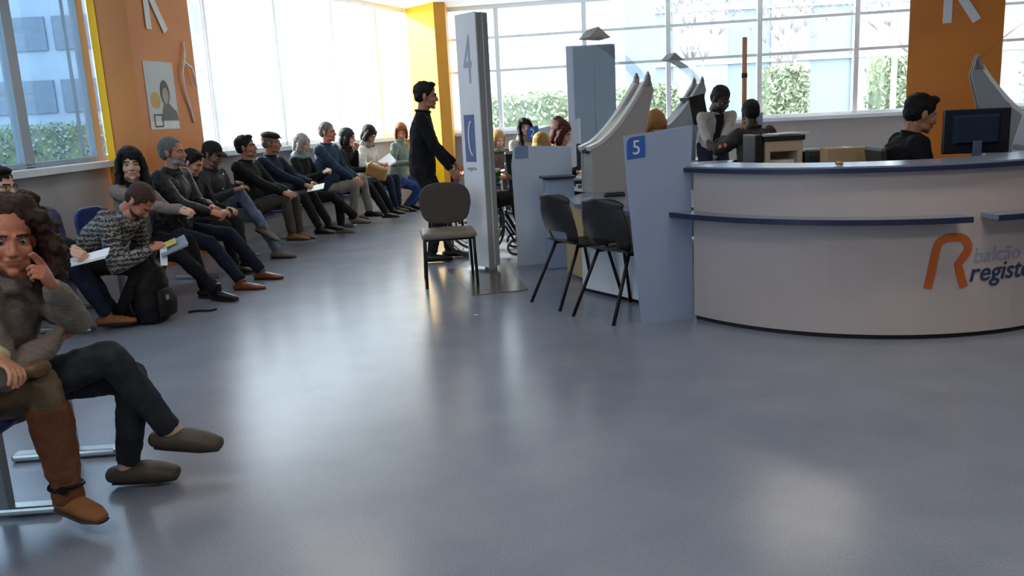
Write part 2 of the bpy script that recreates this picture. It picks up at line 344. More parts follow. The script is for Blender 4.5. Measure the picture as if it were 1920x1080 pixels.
for i, x in enumerate((-8.2, -5.6, -3.0, .6, 3.4, 6.6)):
    mb = MB(); mb.box((x, -.03, 2.2), (1.1 if i % 2 else 1.6, .06, 5.2)); mb.build('panel', mat('facade_panel_%d' % (i % 2), ('8d9aaa', '8b8682')[i % 2], .7), bb)
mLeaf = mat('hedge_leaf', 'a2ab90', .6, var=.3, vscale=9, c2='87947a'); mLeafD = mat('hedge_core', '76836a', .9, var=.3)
def hedge(loc, size, label, n=1800, lm=None):
    b = empty('hedge', loc, 0, label, 'hedge', None); sx, sy, sz = size
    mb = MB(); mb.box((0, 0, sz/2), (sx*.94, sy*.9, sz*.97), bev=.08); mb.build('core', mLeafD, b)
    mb = MB(); rnd = random.Random(int(loc[0]*10))
    for i in range(n):
        f = rnd.random(); 
        if f < .7: p = V((rnd.uniform(-sx/2, sx/2), -sy/2+rnd.uniform(-.03, .06), rnd.uniform(0.05, sz)))
        elif f < .85: p = V((rnd.uniform(-sx/2, sx/2), rnd.uniform(-sy/2, sy/2), sz+rnd.uniform(-.04, .07)))
        else: p = V((rnd.choice((-1, 1))*sx/2, rnd.uniform(-sy/2, sy/2), rnd.uniform(.05, sz)))
        a = V((rnd.uniform(-1, 1), rnd.uniform(-.6, .6), rnd.uniform(-1, 1))).normalized()*.07; c_ = a.orthogonal().normalized()*.035; c_.rotate(Matrix.Rotation(rnd.uniform(0, 6), 3, a))
        mb.add([p-a, p+c_, p+a, p-c_], [(0, 1, 2, 3)])
    o = mb.build('leaves', lm or mLeaf, b, recalc=False); o['kind'] = 'stuff'; return b
hedge((6.25, 19, -.15), (.9, .9, 2.25), 'clipped green hedge outside behind the seated person in the patterned jacket')
hedge((8.95, 19, -.15), (1.35, .9, 2.35), 'clipped green hedge outside just left of the right orange pillar')
hedge((12.7, 19, -.15), (1.8, .9, 2.5), 'clipped green hedge outside at the right edge of the photo', 1200)
hedge((3.3, 19.5, -.15), (1.3, .9, 2.0), 'clipped green hedge outside behind the silver kiosk')
hedge((.6, 20.5, -.15), (2.2, .9, 2.0), 'clipped green hedge outside left of the grey cabinet', 1200)
hedge((-13.2, 23, -.15), (5.5, 1.0, 1.9), 'low green hedge outside the leftmost window', 2200, mat('dull_leaf', '8a9c92', .7, var=.2, vscale=6, c2='6f8480'))
def tree(loc, h, label, seed):
    rnd = random.Random(seed); mb = MB()
    def br(p, d, l, r, k):
        q = p+d*l; mb.loft([p, q], [r, r*.7], n=5, closed_tip=0)
        if k == 0: return
        for _ in range(3 if k > 1 else 2):
            e = (d+V((rnd.uniform(-.7, .7), rnd.uniform(-.5, .5), rnd.uniform(-.15, .5)))).normalized(); br(q, e, l*rnd.uniform(.6, .8), r*.6, k-1)
    br(V((0, 0, 0)), V((0, 0, 1)), h*.3, .07, 5)
    o = mb.build('bare_tree', mat('bark', '9c9793', .9, var=.2)); o.location = loc; tag(o, label, 'tree')
tree((4.9, 20.8, -.15), 5.2, 'leafless young tree outside behind the brown pole', 3)
tree((10.6, 20.8, -.15), 5.4, 'leafless young tree outside above the hedge left of the right pillar', 5)
tree((7.9, 23.0, -.15), 5.0, 'leafless young tree outside above the hedge behind the seated person', 9)
po_ = MB(); po_.loft([(0, 0, 0), (0, 0, 5.2)], [.05, .035], n=10); po_.ell((0, 0, 5.25), (.85, .85, .11)); o = po_.build('street_lamp', mat('lamp_post', '55606a', .6)); o.location = (-10.2, 20.5, -.15); tag(o, 'street lamp with a flat disc head outside the leftmost window', 'street lamp')
po_ = MB(); po_.loft([(0, 0, 0), (0, 0, 4.2)], [.06, .06], n=10); o = po_.build('white_post', mWhite); o.location = (8.45, 18.4, -.15); tag(o, 'slim white post outside beside the hedge', 'post')
# ------------------------------------------------------------------ people: templates
mEyeW = mat('eye_white', 'a3988f', .25, var=.02); mIris = mat('iris', '2a1a12', .15, var=.1)
def head_template(beard=0, fem=0):
    mb = MB(); k = .93 if fem else 1.0
    mb.ell((0, -.015, .035), (.074*k, .093, .080), n=24, k=16); mb.ell((0, .028, -.02), (.060*k, .060, .080), n=24, k=16)
    mb.ell((0, .030, -.072), (.046*k, .050, .036)); mb.ell((0, .066, -.096), (.021*k, .019, .017))
    mb.cap((0, .086, .004), (0, .100, -.033), .0075, .0120); mb.ell((-.011, .094, -.038), (.009, .011, .008)); mb.ell((.011, .094, -.038), (.009, .011, .008))
    for s in (-1, 1):
        mb.cap((s*.012, .084, .017), (s*.048*k, .066, .014), .0105, .009)                 # brow
        mb.ell((s*.038*k, .056, -.032), (.023, .026, .026))                                # cheek
        mb.ell((s*.073*k, -.008, -.008), (.010, .019, .031), Matrix.Rotation(s*-.35, 3, 'Z'))  # ear
        mb.ell((s*.040*k, .03, -.075), (.016, .035, .022))                                 # jaw corner
    mb.cap((-.020, .083, -.059), (.020, .083, -.059), .0065, .0065); mb.cap((-.015, .082, -.068), (.015, .082, -.068), .0068, .0068)
    mb.loft([(0, -.015, -.03), (0, -.020, -.08), (0, -.024, -.125)], [(.050*k, .052), (.050*k, .053), (.052*k, .054)], (1, 0, 0), 18)
    v, f = voxel(mb, .0045, 3)
    for s in (-1, 1):                                                                       # eye sockets, mouth line
        d = np.sqrt(((v[:, 0]-s*.030)/.017)**2+((v[:, 2]+.002)/.011)**2); m = (v[:, 1] > .03)
        v[:, 1] -= np.where(m, .011*np.exp(-d**2), 0)
    d = np.abs(v[:, 2]+.0635)/.0028; m = (v[:, 1] > .05) & (np.abs(v[:, 0]) < .026); v[:, 1] -= np.where(m, .0035*np.exp(-d**2), 0)
    fc = np.array([v[list(q)].mean(0) for q in f]); fm = np.zeros(len(f), int)
    x, y, z = fc.T
    if beard:
        if beard == 1: bz = (z < -.045) & (y > -.01) & (z > -.125) & ~((z > -.07) & (np.abs(x) < .02) & (y > .086) & (z < -.055))
        else: bz = (z < -.055) & (y > .0) & (z > -.12)
        fm[bz] = 3
    fm[(np.abs(x) < .021) & (y > .078) & (z < -.0555) & (z > -.0725)] = 1
    fm[(np.abs(x) > .010) & (np.abs(x) < .050) & (y > .055) & (np.abs(z-(.0185-.06*(np.abs(x)-.03)*(np.abs(x) > .03))) < .0045)] = 2
    f = list(f); fm = list(fm); v = [tuple(p) for p in v]
    for s in (-1, 1):
        e = MB(); c = V((s*.030, .0700, -.002)); e.ell((0, 0, 0), (.0115, .0115, .0115), Matrix.Rotation(pi/2, 3, 'X'), 16, 12); 
        k0 = len(v); pts = [V(p) for p in e.v]; v += [tuple(p+c) for p in pts]
        for q in e.f:
            cc = sum((pts[i] for i in q), V())/len(q); f.append(tuple(i+k0 for i in q)); fm.append(5 if cc.normalized().y > .80 else 4)
    return np.array(v), f, fm
_heads = {}
def get_head(beard, fem):
    if (beard, fem) not in _heads: _heads[(beard, fem)] = head_template(beard, fem)
    return _heads[(beard, fem)]
def hand_template(pose):
    """right hand, wrist at origin, fingers +y, back of the hand +z, thumb at -x"""
    curl = {'relaxed': (22, 30, 22), 'grip': (55, 65, 40), 'flat': (6, 10, 8), 'point': (50, 70, 45)}[pose]
    mb = MB(); mb.loft([(0, -.03, 0), (0, .0, 0), (-.002, .03, -.001), (-.001, .065, -.001), (0, .088, 0)], [(.026, .020), (.027, .018), (.037, .017), (.042, .015), (.040, .011)], (1, 0, 0), 16)
    for i, (x, l, r) in enumerate(((-.030, .072, .0088), (-.010, .080, .0092), (.011, .074, .0088), (.031, .060, .0078))):
        p = V((x, .085, 0)); a = 0; fan = (x)*-1.2
        cu = (4, 8, 6) if (pose == 'point' and i == 0) else curl
        mb.cap(V((x*.8, .055, 0)), p, r*1.05, r)
        for j, (fr, c) in enumerate(zip((.46, .30, .24), cu)):
            a += radians(c+(i*3 if pose != 'flat' else 0)); q = p+V((-sin(fan)*cos(a), cos(a), -sin(a)))*l*fr; mb.cap(p, q, r*(1-.08*j), r*(.92-.08*j)); p = q
    p = V((-.024, .022, -.006))
    for d, l, r in (((-.62, .62, -.38), .042, .0145), ((-.35, .85, -.35), .034, .0105), ((-.05, .95, -.3), .028, .0092)):
        q = p+V(d).normalized()*l; mb.cap(p, q, r, r*.88); p = q
    v, f = voxel(mb, .0038, 2)
    return v, f
_hands = {}
def get_hand(p):
    if p not in _hands: _hands[p] = hand_template(p)
    return _hands[p]
def hair_template(style):
    mb = MB(); rnd = random.Random(5); disp = [(.02, .010)]; vs = .0075
    if style in ('short', 'crop', 'receding'):
        e = .0 if style != 'crop' else -.003
        if style == 'receding': mb.ell((0, -.034, .040), (.079, .084, .080), n=20, k=12)
        else: mb.ell((0, -.022, .047), (.081+e, .098+e, .084+e), n=20, k=12)
        mb.ell((0, -.046, .008), (.077+e, .066, .074), n=20, k=12)
        for s in (-1, 1): mb.ell((s*.068, .012, .030), (.012, .022, .034))
        if style == 'short': mb.ell((.01, .045, .098), (.055, .040, .026)); disp = [(.025, .016)]
    elif style == 'bob':
        mb.ell((0, -.022, .047), (.088, .102, .088), n=20, k=12); mb.ell((0, -.050, -.03), (.088, .062, .10), n=20, k=12)
        for s in (-1, 1): mb.loft([(s*.070, .03, .07), (s*.080, .018, .0), (s*.078, .012, -.07), (s*.068, .02, -.11)], [(.018, .036), (.020, .044), (.022, .045), (.014, .03)], (1, 0, 0))
    elif style == 'long':
        mb.ell((0, -.022, .047), (.088, .102, .090), n=20, k=12); mb.ell((0, -.055, -.06), (.092, .060, .14), n=20, k=12)
        for s in (-1, 1): mb.loft([(s*.055, .045, .09), (s*.084, .022, .02), (s*.088, .010, -.08), (s*.100, .025, -.17), (s*.105, .05, -.26)], [(.018, .030), (.020, .044), (.028, .048), (.036, .045), (.018, .02)], (1, 0, 0))
        mb.loft([(0, -.08, -.05), (0, -.10, -.15), (0, -.09, -.28)], [(.09, .05), (.10, .045), (.07, .02)], (1, 0, 0)); disp = [(.03, .018)]
    elif style == 'ponytail' or style == 'bun':
        mb.ell((0, -.022, .047), (.082, .099, .086), n=20, k=12); mb.ell((0, -.055, -.01), (.074, .056, .075), n=20, k=12)
        if style == 'bun': mb.ell((0, -.115, .03), (.038, .032, .038))
        else: mb.loft([(0, -.11, .03), (0, -.15, -.02), (0, -.14, -.12)], [(.025, .025), (.034, .03), (.015, .012)], (1, 0, 0))
    elif style == 'curly':
        mb.ell((0, -.036, .058), (.097, .101, .082), n=20, k=12); disp = [(.016, .016), (.05, .006)]; vs = .006
        for i in range(330):
            a = rnd.uniform(-2.25, 2.25); z = rnd.uniform(-.17, .13); y0 = cos(a+pi); rr = .095+.055*max(0, min(1, (.10-z)/.16))*(1 if z > -.12 else .8)+rnd.uniform(-.015, .015)
            if z > .08: rr *= .75
            p = V((sin(a)*rr, -cos(a)*rr*.95-.02, z)); 
            if p.y > .02 and abs(p.x) < .074 and z < .095: continue
            r_ = rnd.uniform(.013, .024); mb.ell(p, (r_, r_, r_*1.1), n=8, k=5)
        for s in (-1, 1): mb.loft([(s*.06, .03, .09), (s*.098, .0, .03), (s*.118, -.01, -.06), (s*.11, .0, -.15)], [(.025, .035), (.030, .05), (.035, .06), (.02, .04)], (1, 0, 0))
        mb.ell((0, -.07, -.05), (.11, .06, .12), n=20, k=12)
    return voxel(mb, vs, 2, disp)
_hair = {}
def get_hair(s):
    if s not in _hair: _hair[s] = hair_template(s)
    return _hair[s]
def ik(a, t, l1, l2, pole):
    a = V(a); t = V(t); d = t-a; L_ = d.length; mx = (l1+l2)*.995
    if L_ > mx: t = a+d*(mx/L_); d = t-a; L_ = mx
    L_ = max(L_, abs(l1-l2)+.02); c = (l1*l1+L_*L_-l2*l2)/(2*l1*L_); c = max(-1, min(1, c)); dn = d.normalized()
    p = V(pole)-dn*V(pole).dot(dn); p.normalize()
    return a+dn*(l1*c)+p*(l1*sqrt(1-c*c)), t
def skin(name, c): return mat('skin_'+name, c, .5, var=.05, sub=.08, vscale=14, bump=.08, bscale=150)
def cloth(name, c, c2=None, rough=.85, vscale=14, bump=.35, **k): return mat('cloth_'+name, c, rough, var=.25, vscale=vscale, bump=bump, bscale=45, spec=.25, c2=c2, **k)
def hairm(name, c): return mat('hair_'+name, c, .62, var=.4, spec=.25, vscale=40, bump=.5, bscale=90, stretch=(3, 3, .5))
def shoe(parent, ankle, toe, pitch, m, kind='shoe', s=1., msole=None):
    """shoe around an ankle point; toe = horizontal heading angle in local frame"""
    ln = .27*s; up = V((0, 0, 1)); f = V((cos(toe), sin(toe), 0)); side = V((f.y, -f.x, 0))
    M = Matrix.Rotation(pitch, 3, side)                        # toes up for positive pitch? (rotate about side axis)
    def T(y, z, x=0): return V(ankle)+M @ (f*y+V((0, 0, z))+side*x)
    b = -.075*s; mb = MB(); sd_ = M @ side; h = .55
    wd = {'clog': (.044, .054, .060, .060, .048), 'shoe': (.034, .038, .044, .046, .028), 'boot': (.034, .038, .044, .046, .030)}[kind]
    zs = [(-.055, b+.032, .030), (-.02, b+.036, .036), (.06, b+.034, .034), (.13, b+.026, .026), (.185, b+.018, .018)] if kind != 'clog' else [(-.065, b+.035, .034), (-.02, b+.036, .038), (.06, b+.042, .046), (.13, b+.036, .040), (.185, b+.028, .030)]
    mb.loft([T(y*s, z, 0) for y, z, _ in zs], [(wd[i]*s, zs[i][2]) for i in range(5)], sd_, 16, closed_tip=.9)
    if kind == 'clog': s = s*1.0
    if kind != 'clog': mb.loft([T(-.01, b+.04), T(-.005, .02 if kind == 'shoe' else .06)], [(.036*s, .048*s), (.036*s, .044*s)], sd_, 14)
    else: mb.ell(T(.085, b+.045), (.045*s, .07*s, .032*s), Matrix((sd_, M @ f, M @ up)).transposed())
    v, f_ = voxel(mb, .006, 2); o = link_mesh('shoe' if kind != 'boot' else 'boot', v, f_, m, parent)
    so = MB(); so.loft([T(-.065*s, b+.004), T(-.02*s, b+.004), T(.06*s, b+.004), T(.13*s, b+.004), T(.195*s, b+.006)], [(.030*s, .009), (.038*s, .010), (.043*s, .010), (.047*s, .010), (.026*s, .008)], sd_, 16, closed_tip=.5)
    so.build('sole', msole or mBlackSole, o); return o
mBlackSole = mat('sole_rubber', '1a1614', .7, var=.1)
PLIST = []
def person(label, head, th, sk, hair, hairc, top, bottom, shoes, seat=.5, lean=0, hunch=0, side=0, look=(0, 0, 0), feet=None, hands=None,
           poles=None, epoles=None, hposes=('relaxed', 'relaxed'), hups=None, fem=0, beard=0, scale=1., bulk=1., vox=.012, hem=0., toes=(0, 0), pitch=(0, 0),
           skirt=False, collar='plain', kind=('shoe', 'shoe'), hscale=1.07, beardc=None, local=False, group=None, sleevec=None, hood=False, hands_on=True, build_legs=True, fixed=None):
    """head: world position of the head centre; th: facing (deg, 0 = +x). feet/hands: world targets (right, left)"""
    th = radians(th); s = scale
    tl = radians(lean); th2 = radians(lean+hunch)
    # local frame: +y facing, +x right
    hz = seat
    P0 = V((0, 0, hz)); u1 = V((sin(radians(side)), sin(tl), cos(tl))).normalized(); u2 = V((sin(radians(side))*1.2, sin(th2), cos(th2))).normalized()
    un = (u2*.6+V((0, .12, .6))).normalized()
    def spine(ts): M_ = P0+u1*.22*ts; N_ = M_+u2*.28*ts; return M_, N_, N_+un*.168*s+u2*0+V((0, .02, 0))
    zt = head[2]; ts = s
    for _ in range(12):
        Hd = spine(ts)[2]; ts += (zt-Hd.z)/.9
        ts = max(.80*s, min(1.2*s, ts))
    Mp, Np, Hd = spine(ts)
    if seat > .7: Hd = Hd
    F2 = V((cos(th), sin(th))); R2 = V((sin(th), -cos(th)))
    if fixed: root = V((fixed[0], fixed[1]))
    else: root = V((head[0], head[1]))-F2*Hd.y-R2*Hd.x
    def loc_(p): p = V(p); d = V((p.x-root.x, p.y-root.y)); return V((d.dot(R2), d.dot(F2), p.z))
    rt = empty('person', (root.x, root.y, 0), th-pi/2, label, 'person', group)
    lx = V((1, 0, 0)); sh = (.165 if fem else .185)*s*bulk**.3; hp = .092*s
    S = [Np-u2*.045*ts+lx*sh*q for q in (1, -1)]; Hj = [P0+lx*hp*q for q in (1, -1)]
    if feet is None: feet = [None, None]
    A = []; K = []
    for i, q in enumerate((1, -1)):
        t = feet[i]
        if t is None: t = V((q*.11, .46 if seat < .7 else .02, .09))
        elif not isinstance(t, tuple): t = loc_(t)
        else: t = V(t)
        pol = poles[i] if poles and poles[i] else ((q*.12, .5, 1) if seat < .7 else (q*.1, 1, .1))
        k_, a_ = ik(Hj[i], t, .43*s, .42*s, pol); K.append(k_); A.append(a_)
    Wr = []; El = []
    for i, q in enumerate((1, -1)):
        t = hands[i] if hands else None
        if t is None: t = V((q*.13, .34, hz+.13)) if seat < .7 else V((q*(sh+.07), .08, hz-.04))
        elif not isinstance(t, tuple): t = loc_(t)
        else: t = V(t)
        pol = epoles[i] if epoles and epoles[i] else (q*.6, -.5, -.7)
        e_, w_ = ik(S[i], t, .285*s, .255*s, pol); El.append(e_); Wr.append(w_)
    msk = skin(*sk); mh = hairm(*hairc)
    # ---- body: one continuous surface
    mb = MB(); b = .86
    mb.loft([P0-u1*.04, P0+u1*.06, Mp, Mp+u2*.14*ts, Np-u2*.05*ts, Np], [(.15*b*s, .11*b*s), (.15*b*s, .11*b*s), (.125*b*s, .095*b*s), (.145*b*s, .10*b*s), (.13*b*s, .08*b*s), (.06*s, .055*s)], lx, 18)
    mb.loft([Np-u2*.03, Np+un*.06, Hd-un*.09], [(.060*s, .058*s), (.052*s, .052*s), (.050*s, .050*s)], lx, 14)
    for i in (0, 1):
        mb.loft([S[i], El[i]], [.045*s, .038*s], None, 12, closed_tip=1.0); mb.loft([El[i], El[i].lerp(Wr[i], .35), Wr[i]], [.038*s, .037*s, .025*s], None, 12, closed_tip=1.)
        mb.loft([Hj[i], K[i]], [.075*s, .050*s], None, 12, closed_tip=1.0); mb.loft([K[i], K[i].lerp(A[i], .3), A[i]], [.05*s, .050*s, .033*s], None, 12, closed_tip=1.)
        if build_legs: mb.cap(A[i], A[i]+V((0, .02, -.03)), .034*s, .03*s)
    v, f = voxel(mb, max(vox, .011), 2); fm = [0]*len(f); v = [tuple(p) for p in v]; f = list(f)
    def join(tv, tf, tm, M3, o_, sc):
        k0 = len(v); 
        v.extend([tuple(M3 @ (V(p)*sc)+o_) for p in tv]); f.extend([tuple(i+k0 for i in q) for q in tf]); fm.extend(tm)
    yaw, pit, rol = [radians(a) for a in look]
    MH = (Matrix.Rotation(yaw, 3, 'Z') @ Matrix.Rotation(-pit, 3, 'X') @ Matrix.Rotation(rol, 3, 'Y'))
    hs = s*hscale
    hv, hf, hm = get_head(beard, fem); join(hv, hf, hm, MH, Hd, hs)
    hdir = []
    for i, q in enumerate((1, -1)):
        if not hands_on: continue
        fd = (Wr[i]-El[i]).normalized(); upv = V(hups[i]) if hups and hups[i] else V((q*.5, -.1, 1))
        zz = (upv-fd*upv.dot(fd)).normalized(); xx = fd.cross(zz).normalized()
        tv, tf = get_hand(hposes[i]); M3 = Matrix((xx*(1 if i == 0 else -1), fd, zz)).transposed()
        if i == 1: tf = [tuple(reversed(a)) for a in tf]
        join(tv, tf, [0]*len(tf), M3, Wr[i], s*(.93 if fem else 1.02))
    mlip = mat('lip_'+sk[0], tuple(max(0, min(1, c_*m_)) for c_, m_ in zip([int(sk[1][j:j+2], 16)/255 for j in (0, 2, 4)], (.88, .76, .76))), .4, var=.03)
    mbd = hairm(*(beardc or hairc))
    bo = link_mesh('body', v, f, [msk, mlip, hairm(*hairc) if hairc[1] != 'd8c060' else mh, mbd, mEyeW, mIris], rt, fm)
    # ---- hair
    if hair:
        tv, tf = get_hair(hair); link_mesh('hair', [tuple(MH @ (V(p)*hs)+Hd) for p in tv], tf, mh, rt)
    # ---- top
    B = bulk; mb = MB()
    w0 = (.172 if fem else .175)*s*B; d0 = .125*s*B
    bot = P0-u1*.05 if seat < .7 else P0-u1*(.06+hem)
    mb.loft([bot, P0+u1*.05, Mp, Mp+u2*.12*ts, Mp+u2*.20*ts, Np-u2*.015*ts, Np+un*.03], [(w0, d0*1.02), (w0*.98, d0*1.05), (w0*(.86 if fem else .93), d0*.93), (w0*.98, d0*.97), (w0*.98, d0*.85), (.088*s, .078*s), (.066*s, .068*s)], lx, 22)
    if seat < .7 and hem:
        for i in (0, 1): mb.loft([Hj[i], Hj[i].lerp(K[i], hem)], [(.105*s*B, .10*s), (.095*s*B, .09*s)], None, 14, closed_tip=.4)
    for i in (0, 1):
        m1 = S[i].lerp(El[i], .5); m2 = El[i].lerp(Wr[i], .5); cu = El[i].lerp(Wr[i], .97)
        mb.cap(Np-u2*.05*ts, S[i], .062*s, .060*s*B)
        mb.loft([S[i]+u2*.004, m1, El[i]], [.062*s*B, .056*s*B, .050*s*B], None, 16, closed_tip=1.0)
        mb.loft([El[i], m2, cu], [.050*s*B, .045*s*B, .037*s], None, 16, closed_tip=.25)
    v, f = voxel(mb, vox, 2, [(.10, .022*B), (.035, .008)])
    tp = link_mesh(top[0], v, f, top[1], rt)
    if collar == 'plain':
        mb = MB(); 
        c0 = Np+un*.028; pts = [c0+lx*(.068*s*cos(a))+ (un.cross(lx))*(-.070*s*sin(a)) for a in [2*pi*j/20 for j in range(20)]]
        mb.loft(pts+[pts[0]], [.013]*21, None, 8, closed_tip=0); 
        v, f = voxel(mb, .006, 1); link_mesh('collar', v, f, top[1], tp)
    elif collar in ('scarf', 'high'):
        mb = MB(); r0 = .075 if collar == 'scarf' else .068
        for k_, (dz, rr, tt) in enumerate(((.02, r0*1.15, .030), (.055, r0, .026)) if collar == 'scarf' else ((.0, r0*1.12, .022), (.028, r0*1.0, .018))):
            c0 = Np+un*dz; pts = [c0+lx*(rr*s*cos(a))+(un.cross(lx))*(-rr*1.05*s*sin(a))+V((0, 0, .012*sin(3*a+k_))) for a in [2*pi*j/20 for j in range(20)]]
            mb.loft(pts+[pts[0]], [tt]*21, None, 10, closed_tip=0)
        v, f = voxel(mb, .009, 2, [(.03, .018)]); link_mesh('scarf' if collar == 'scarf' else 'collar', v, f, sleevec or top[1], rt if collar == 'scarf' else tp)
    if hood:
        mb = MB(); mb.ell(Np-u2*.05+V((0, -.10, .03)), (.13, .07, .10)); v, f = voxel(mb, .01, 2, [(.05, .02)]); link_mesh('hood', v, f, sleevec or top[1], tp)
    # ---- trousers
    mb = MB(); mb.loft([P0-V((0, 0, .06)), P0+u1*.07], [(.165*s*B**.5, .125*s), (.155*s, .118*s)], lx, 18)
    for i in (0, 1):
        c_ = A[i]+(K[i]-A[i]).normalized()*.02
        mb.loft([Hj[i]+V((0, -.01, 0)), Hj[i].lerp(K[i], .5), K[i]], [(.094*s, .092*s), (.080*s, .080*s), (.063*s, .063*s)], None, 16, closed_tip=.9)
        mb.loft([K[i], K[i].lerp(A[i], .35), c_], [(.062*s, .062*s), (.060*s, .060*s), (.050*s if not skirt else .042*s,)*2], None, 16, closed_tip=.35)
    v, f = voxel(mb, vox, 2, [(.09, .020), (.03, .006)])
    link_mesh('trousers', v, f, bottom, rt)
    if build_legs and shoes:
        for i in (0, 1): shoe(rt, A[i], pi/2+radians(toes[i]), radians(pitch[i]), shoes, kind[i], s)
    info = dict(root=rt, head=Hd, MH=MH, S=S, El=El, Wr=Wr, K=K, A=A, N=Np, M=Mp, P0=P0, u2=u2, th=th, s=s, top=tp)
    return info
def sock(I, i, m):
    mb = MB(); A_, K_ = I['A'][i], I['K'][i]; d_ = (K_-A_).normalized(); mb.loft([A_+V((0, .03, -.05)), A_-d_*.01, A_+d_*.05], [(.040, .050), (.040, .043), (.042, .043)], (1, 0, 0), 16); v, f = voxel(mb, .008, 2); link_mesh('sock', v, f, m, I['root'])
def toworld(I, p): return Matrix.Translation(I['root'].location) @ Matrix.Rotation(I['th']-pi/2, 4, 'Z') @ V(p)
# ------------------------------------------------------------------ reception counter
mKick = mat('kick_plinth', '15151b', .6)
CX, CY, CR = 2.5, 6.14, 1.47
def carc(a, r, z): return V((CX+r*cos(radians(a)), CY+r*sin(radians(a)), z))
def arcband(mb, a0, a1, r0, r1, z0, z1, n=48, m=0, origin=V((0, 0, 0))):
    vs = []; fs = []
    for i in range(n+1):
        a = a0+(a1-a0)*i/n
        for r_, z in ((r1, z0), (r1, z1), (r0, z1), (r0, z0)): vs.append(carc(a, r_, z)-origin)
    for i in range(n):
        for j in range(4): fs.append((4*i+j, 4*i+(j+1) % 4, 4*i+4+(j+1) % 4, 4*i+4+j))
    fs += [(0, 1, 2, 3), (4*n+3, 4*n+2, 4*n+1, 4*n)]
    return mb.add(vs, fs, m, False)
A0, A1 = 209, 352
ct = empty('reception_counter', (CX, CY, 0), 0, 'long curved white reception counter with a blue top edge and an orange letter R', 'counter')
CB = V((CX, CY, 0))
o = arcband(MB(), A0, A1, CR-.05, CR, .03, .985, origin=CB).build('front_panel', mCounter, ct)
arcband(MB(), A0, A1, CR-.06, CR-.02, 0, .03, origin=CB).build('plinth', mKick, ct)
tp_ = arcband(MB(), A0-1.5, A1, CR-.34, CR+.045, .985, 1.022, 60, origin=CB).build('countertop', mTop, ct)
arcband(MB(), A0-1.5, A1, CR+.043, CR+.055, .985, 1.012, 60, origin=CB).build('edge_band', mNavy, tp_)
arcband(MB(), A0, A1, CR-.80, CR-.06, .70, .74, origin=CB).build('work_surface', mTop, ct)
LR = 1.62
sh1 = arcband(MB(), 207, 271.5, CR-.01, LR, .705, .73, 40, origin=CB).build('bag_shelf', mTop, ct); arcband(MB(), 207, 271.6, LR-.002, LR+.008, .70, .732, 40, origin=CB).build('shelf_edge', mNavy, sh1)
sh2 = arcband(MB(), 277, 338, CR-.01, LR, .705, .73, 40, origin=CB).build('bag_shelf', mTop, ct); arcband(MB(), 276.9, 338, LR-.002, LR+.008, .70, .732, 40, origin=CB).build('shelf_edge', mNavy, sh2)
# lettering wrapped on the curved front: x along the arc, z up
def onarc(x, z, d, a_ref): 
    return carc(a_ref+math.degrees(x/CR), CR+.002+d, z)-CB
AR = 265.3
pts = [(.012, 0), (.045, .235)]+[(.045+.07-.07*cos(radians(q))*1., .235+.07*sin(radians(q))) for q in range(30, 91, 20)]+[(.15, .305)]+[(.15+.066*sin(radians(q)), .239+.066*cos(radians(q))) for q in range(15, 136, 20)]+[(.165, .14), (.175, .10), (.205, 0)]
mb = MB(); mb.add(*stroke([(p[0]*1.08, p[1]*.96) for p in pts], .047, .004, lambda x, y, d: onarc(x, .305+y, d, AR))); mb.build('letter', mOrTxt, ct)
def arctext(name, txt, size, x0, z0, m, shear=0., bold=0.):
    v, f = text_mesh(txt, size, .003, shear, bold); par = list(range(len(v)))
    def fd(i):
        while par[i] != i: par[i] = par[par[i]]; i = par[i]
        return i
    for q in f:
        for i in q[1:]: par[fd(i)] = fd(q[0])
    comps = {}
    for q in f: comps.setdefault(fd(q[0]), []).append(q)
    L_ = []
    for k, fs in comps.items():
        xs = [v[i][0]-shear*v[i][1] for q in fs for i in q]; L_.append([min(xs), max(xs), fs])
    L_.sort(key=lambda a: a[0]); M_ = []
    for a in L_:
        if M_ and a[0] < M_[-1][1]-.25*(a[1]-a[0]): M_[-1][2] = M_[-1][2]+a[2]; M_[-1][1] = max(a[1], M_[-1][1])
        else: M_.append(a)
    for a in M_:
        ids = sorted({i for q in a[2] for i in q}); mp = {i: n for n, i in enumerate(ids)}
        mb = MB(); mb.add([onarc(x0+v[i][0], z0+v[i][1], v[i][2]+.002, AR) for i in ids], [tuple(mp[i] for i in q) for q in a[2]]); mb.build('letter', m, ct)
arctext('lettering', 'balcão do', .125, .265, .445, mPale, .12, -.0012)
arctext('lettering', 'registo', .155, .245, .335, mInk, .18, .0012)
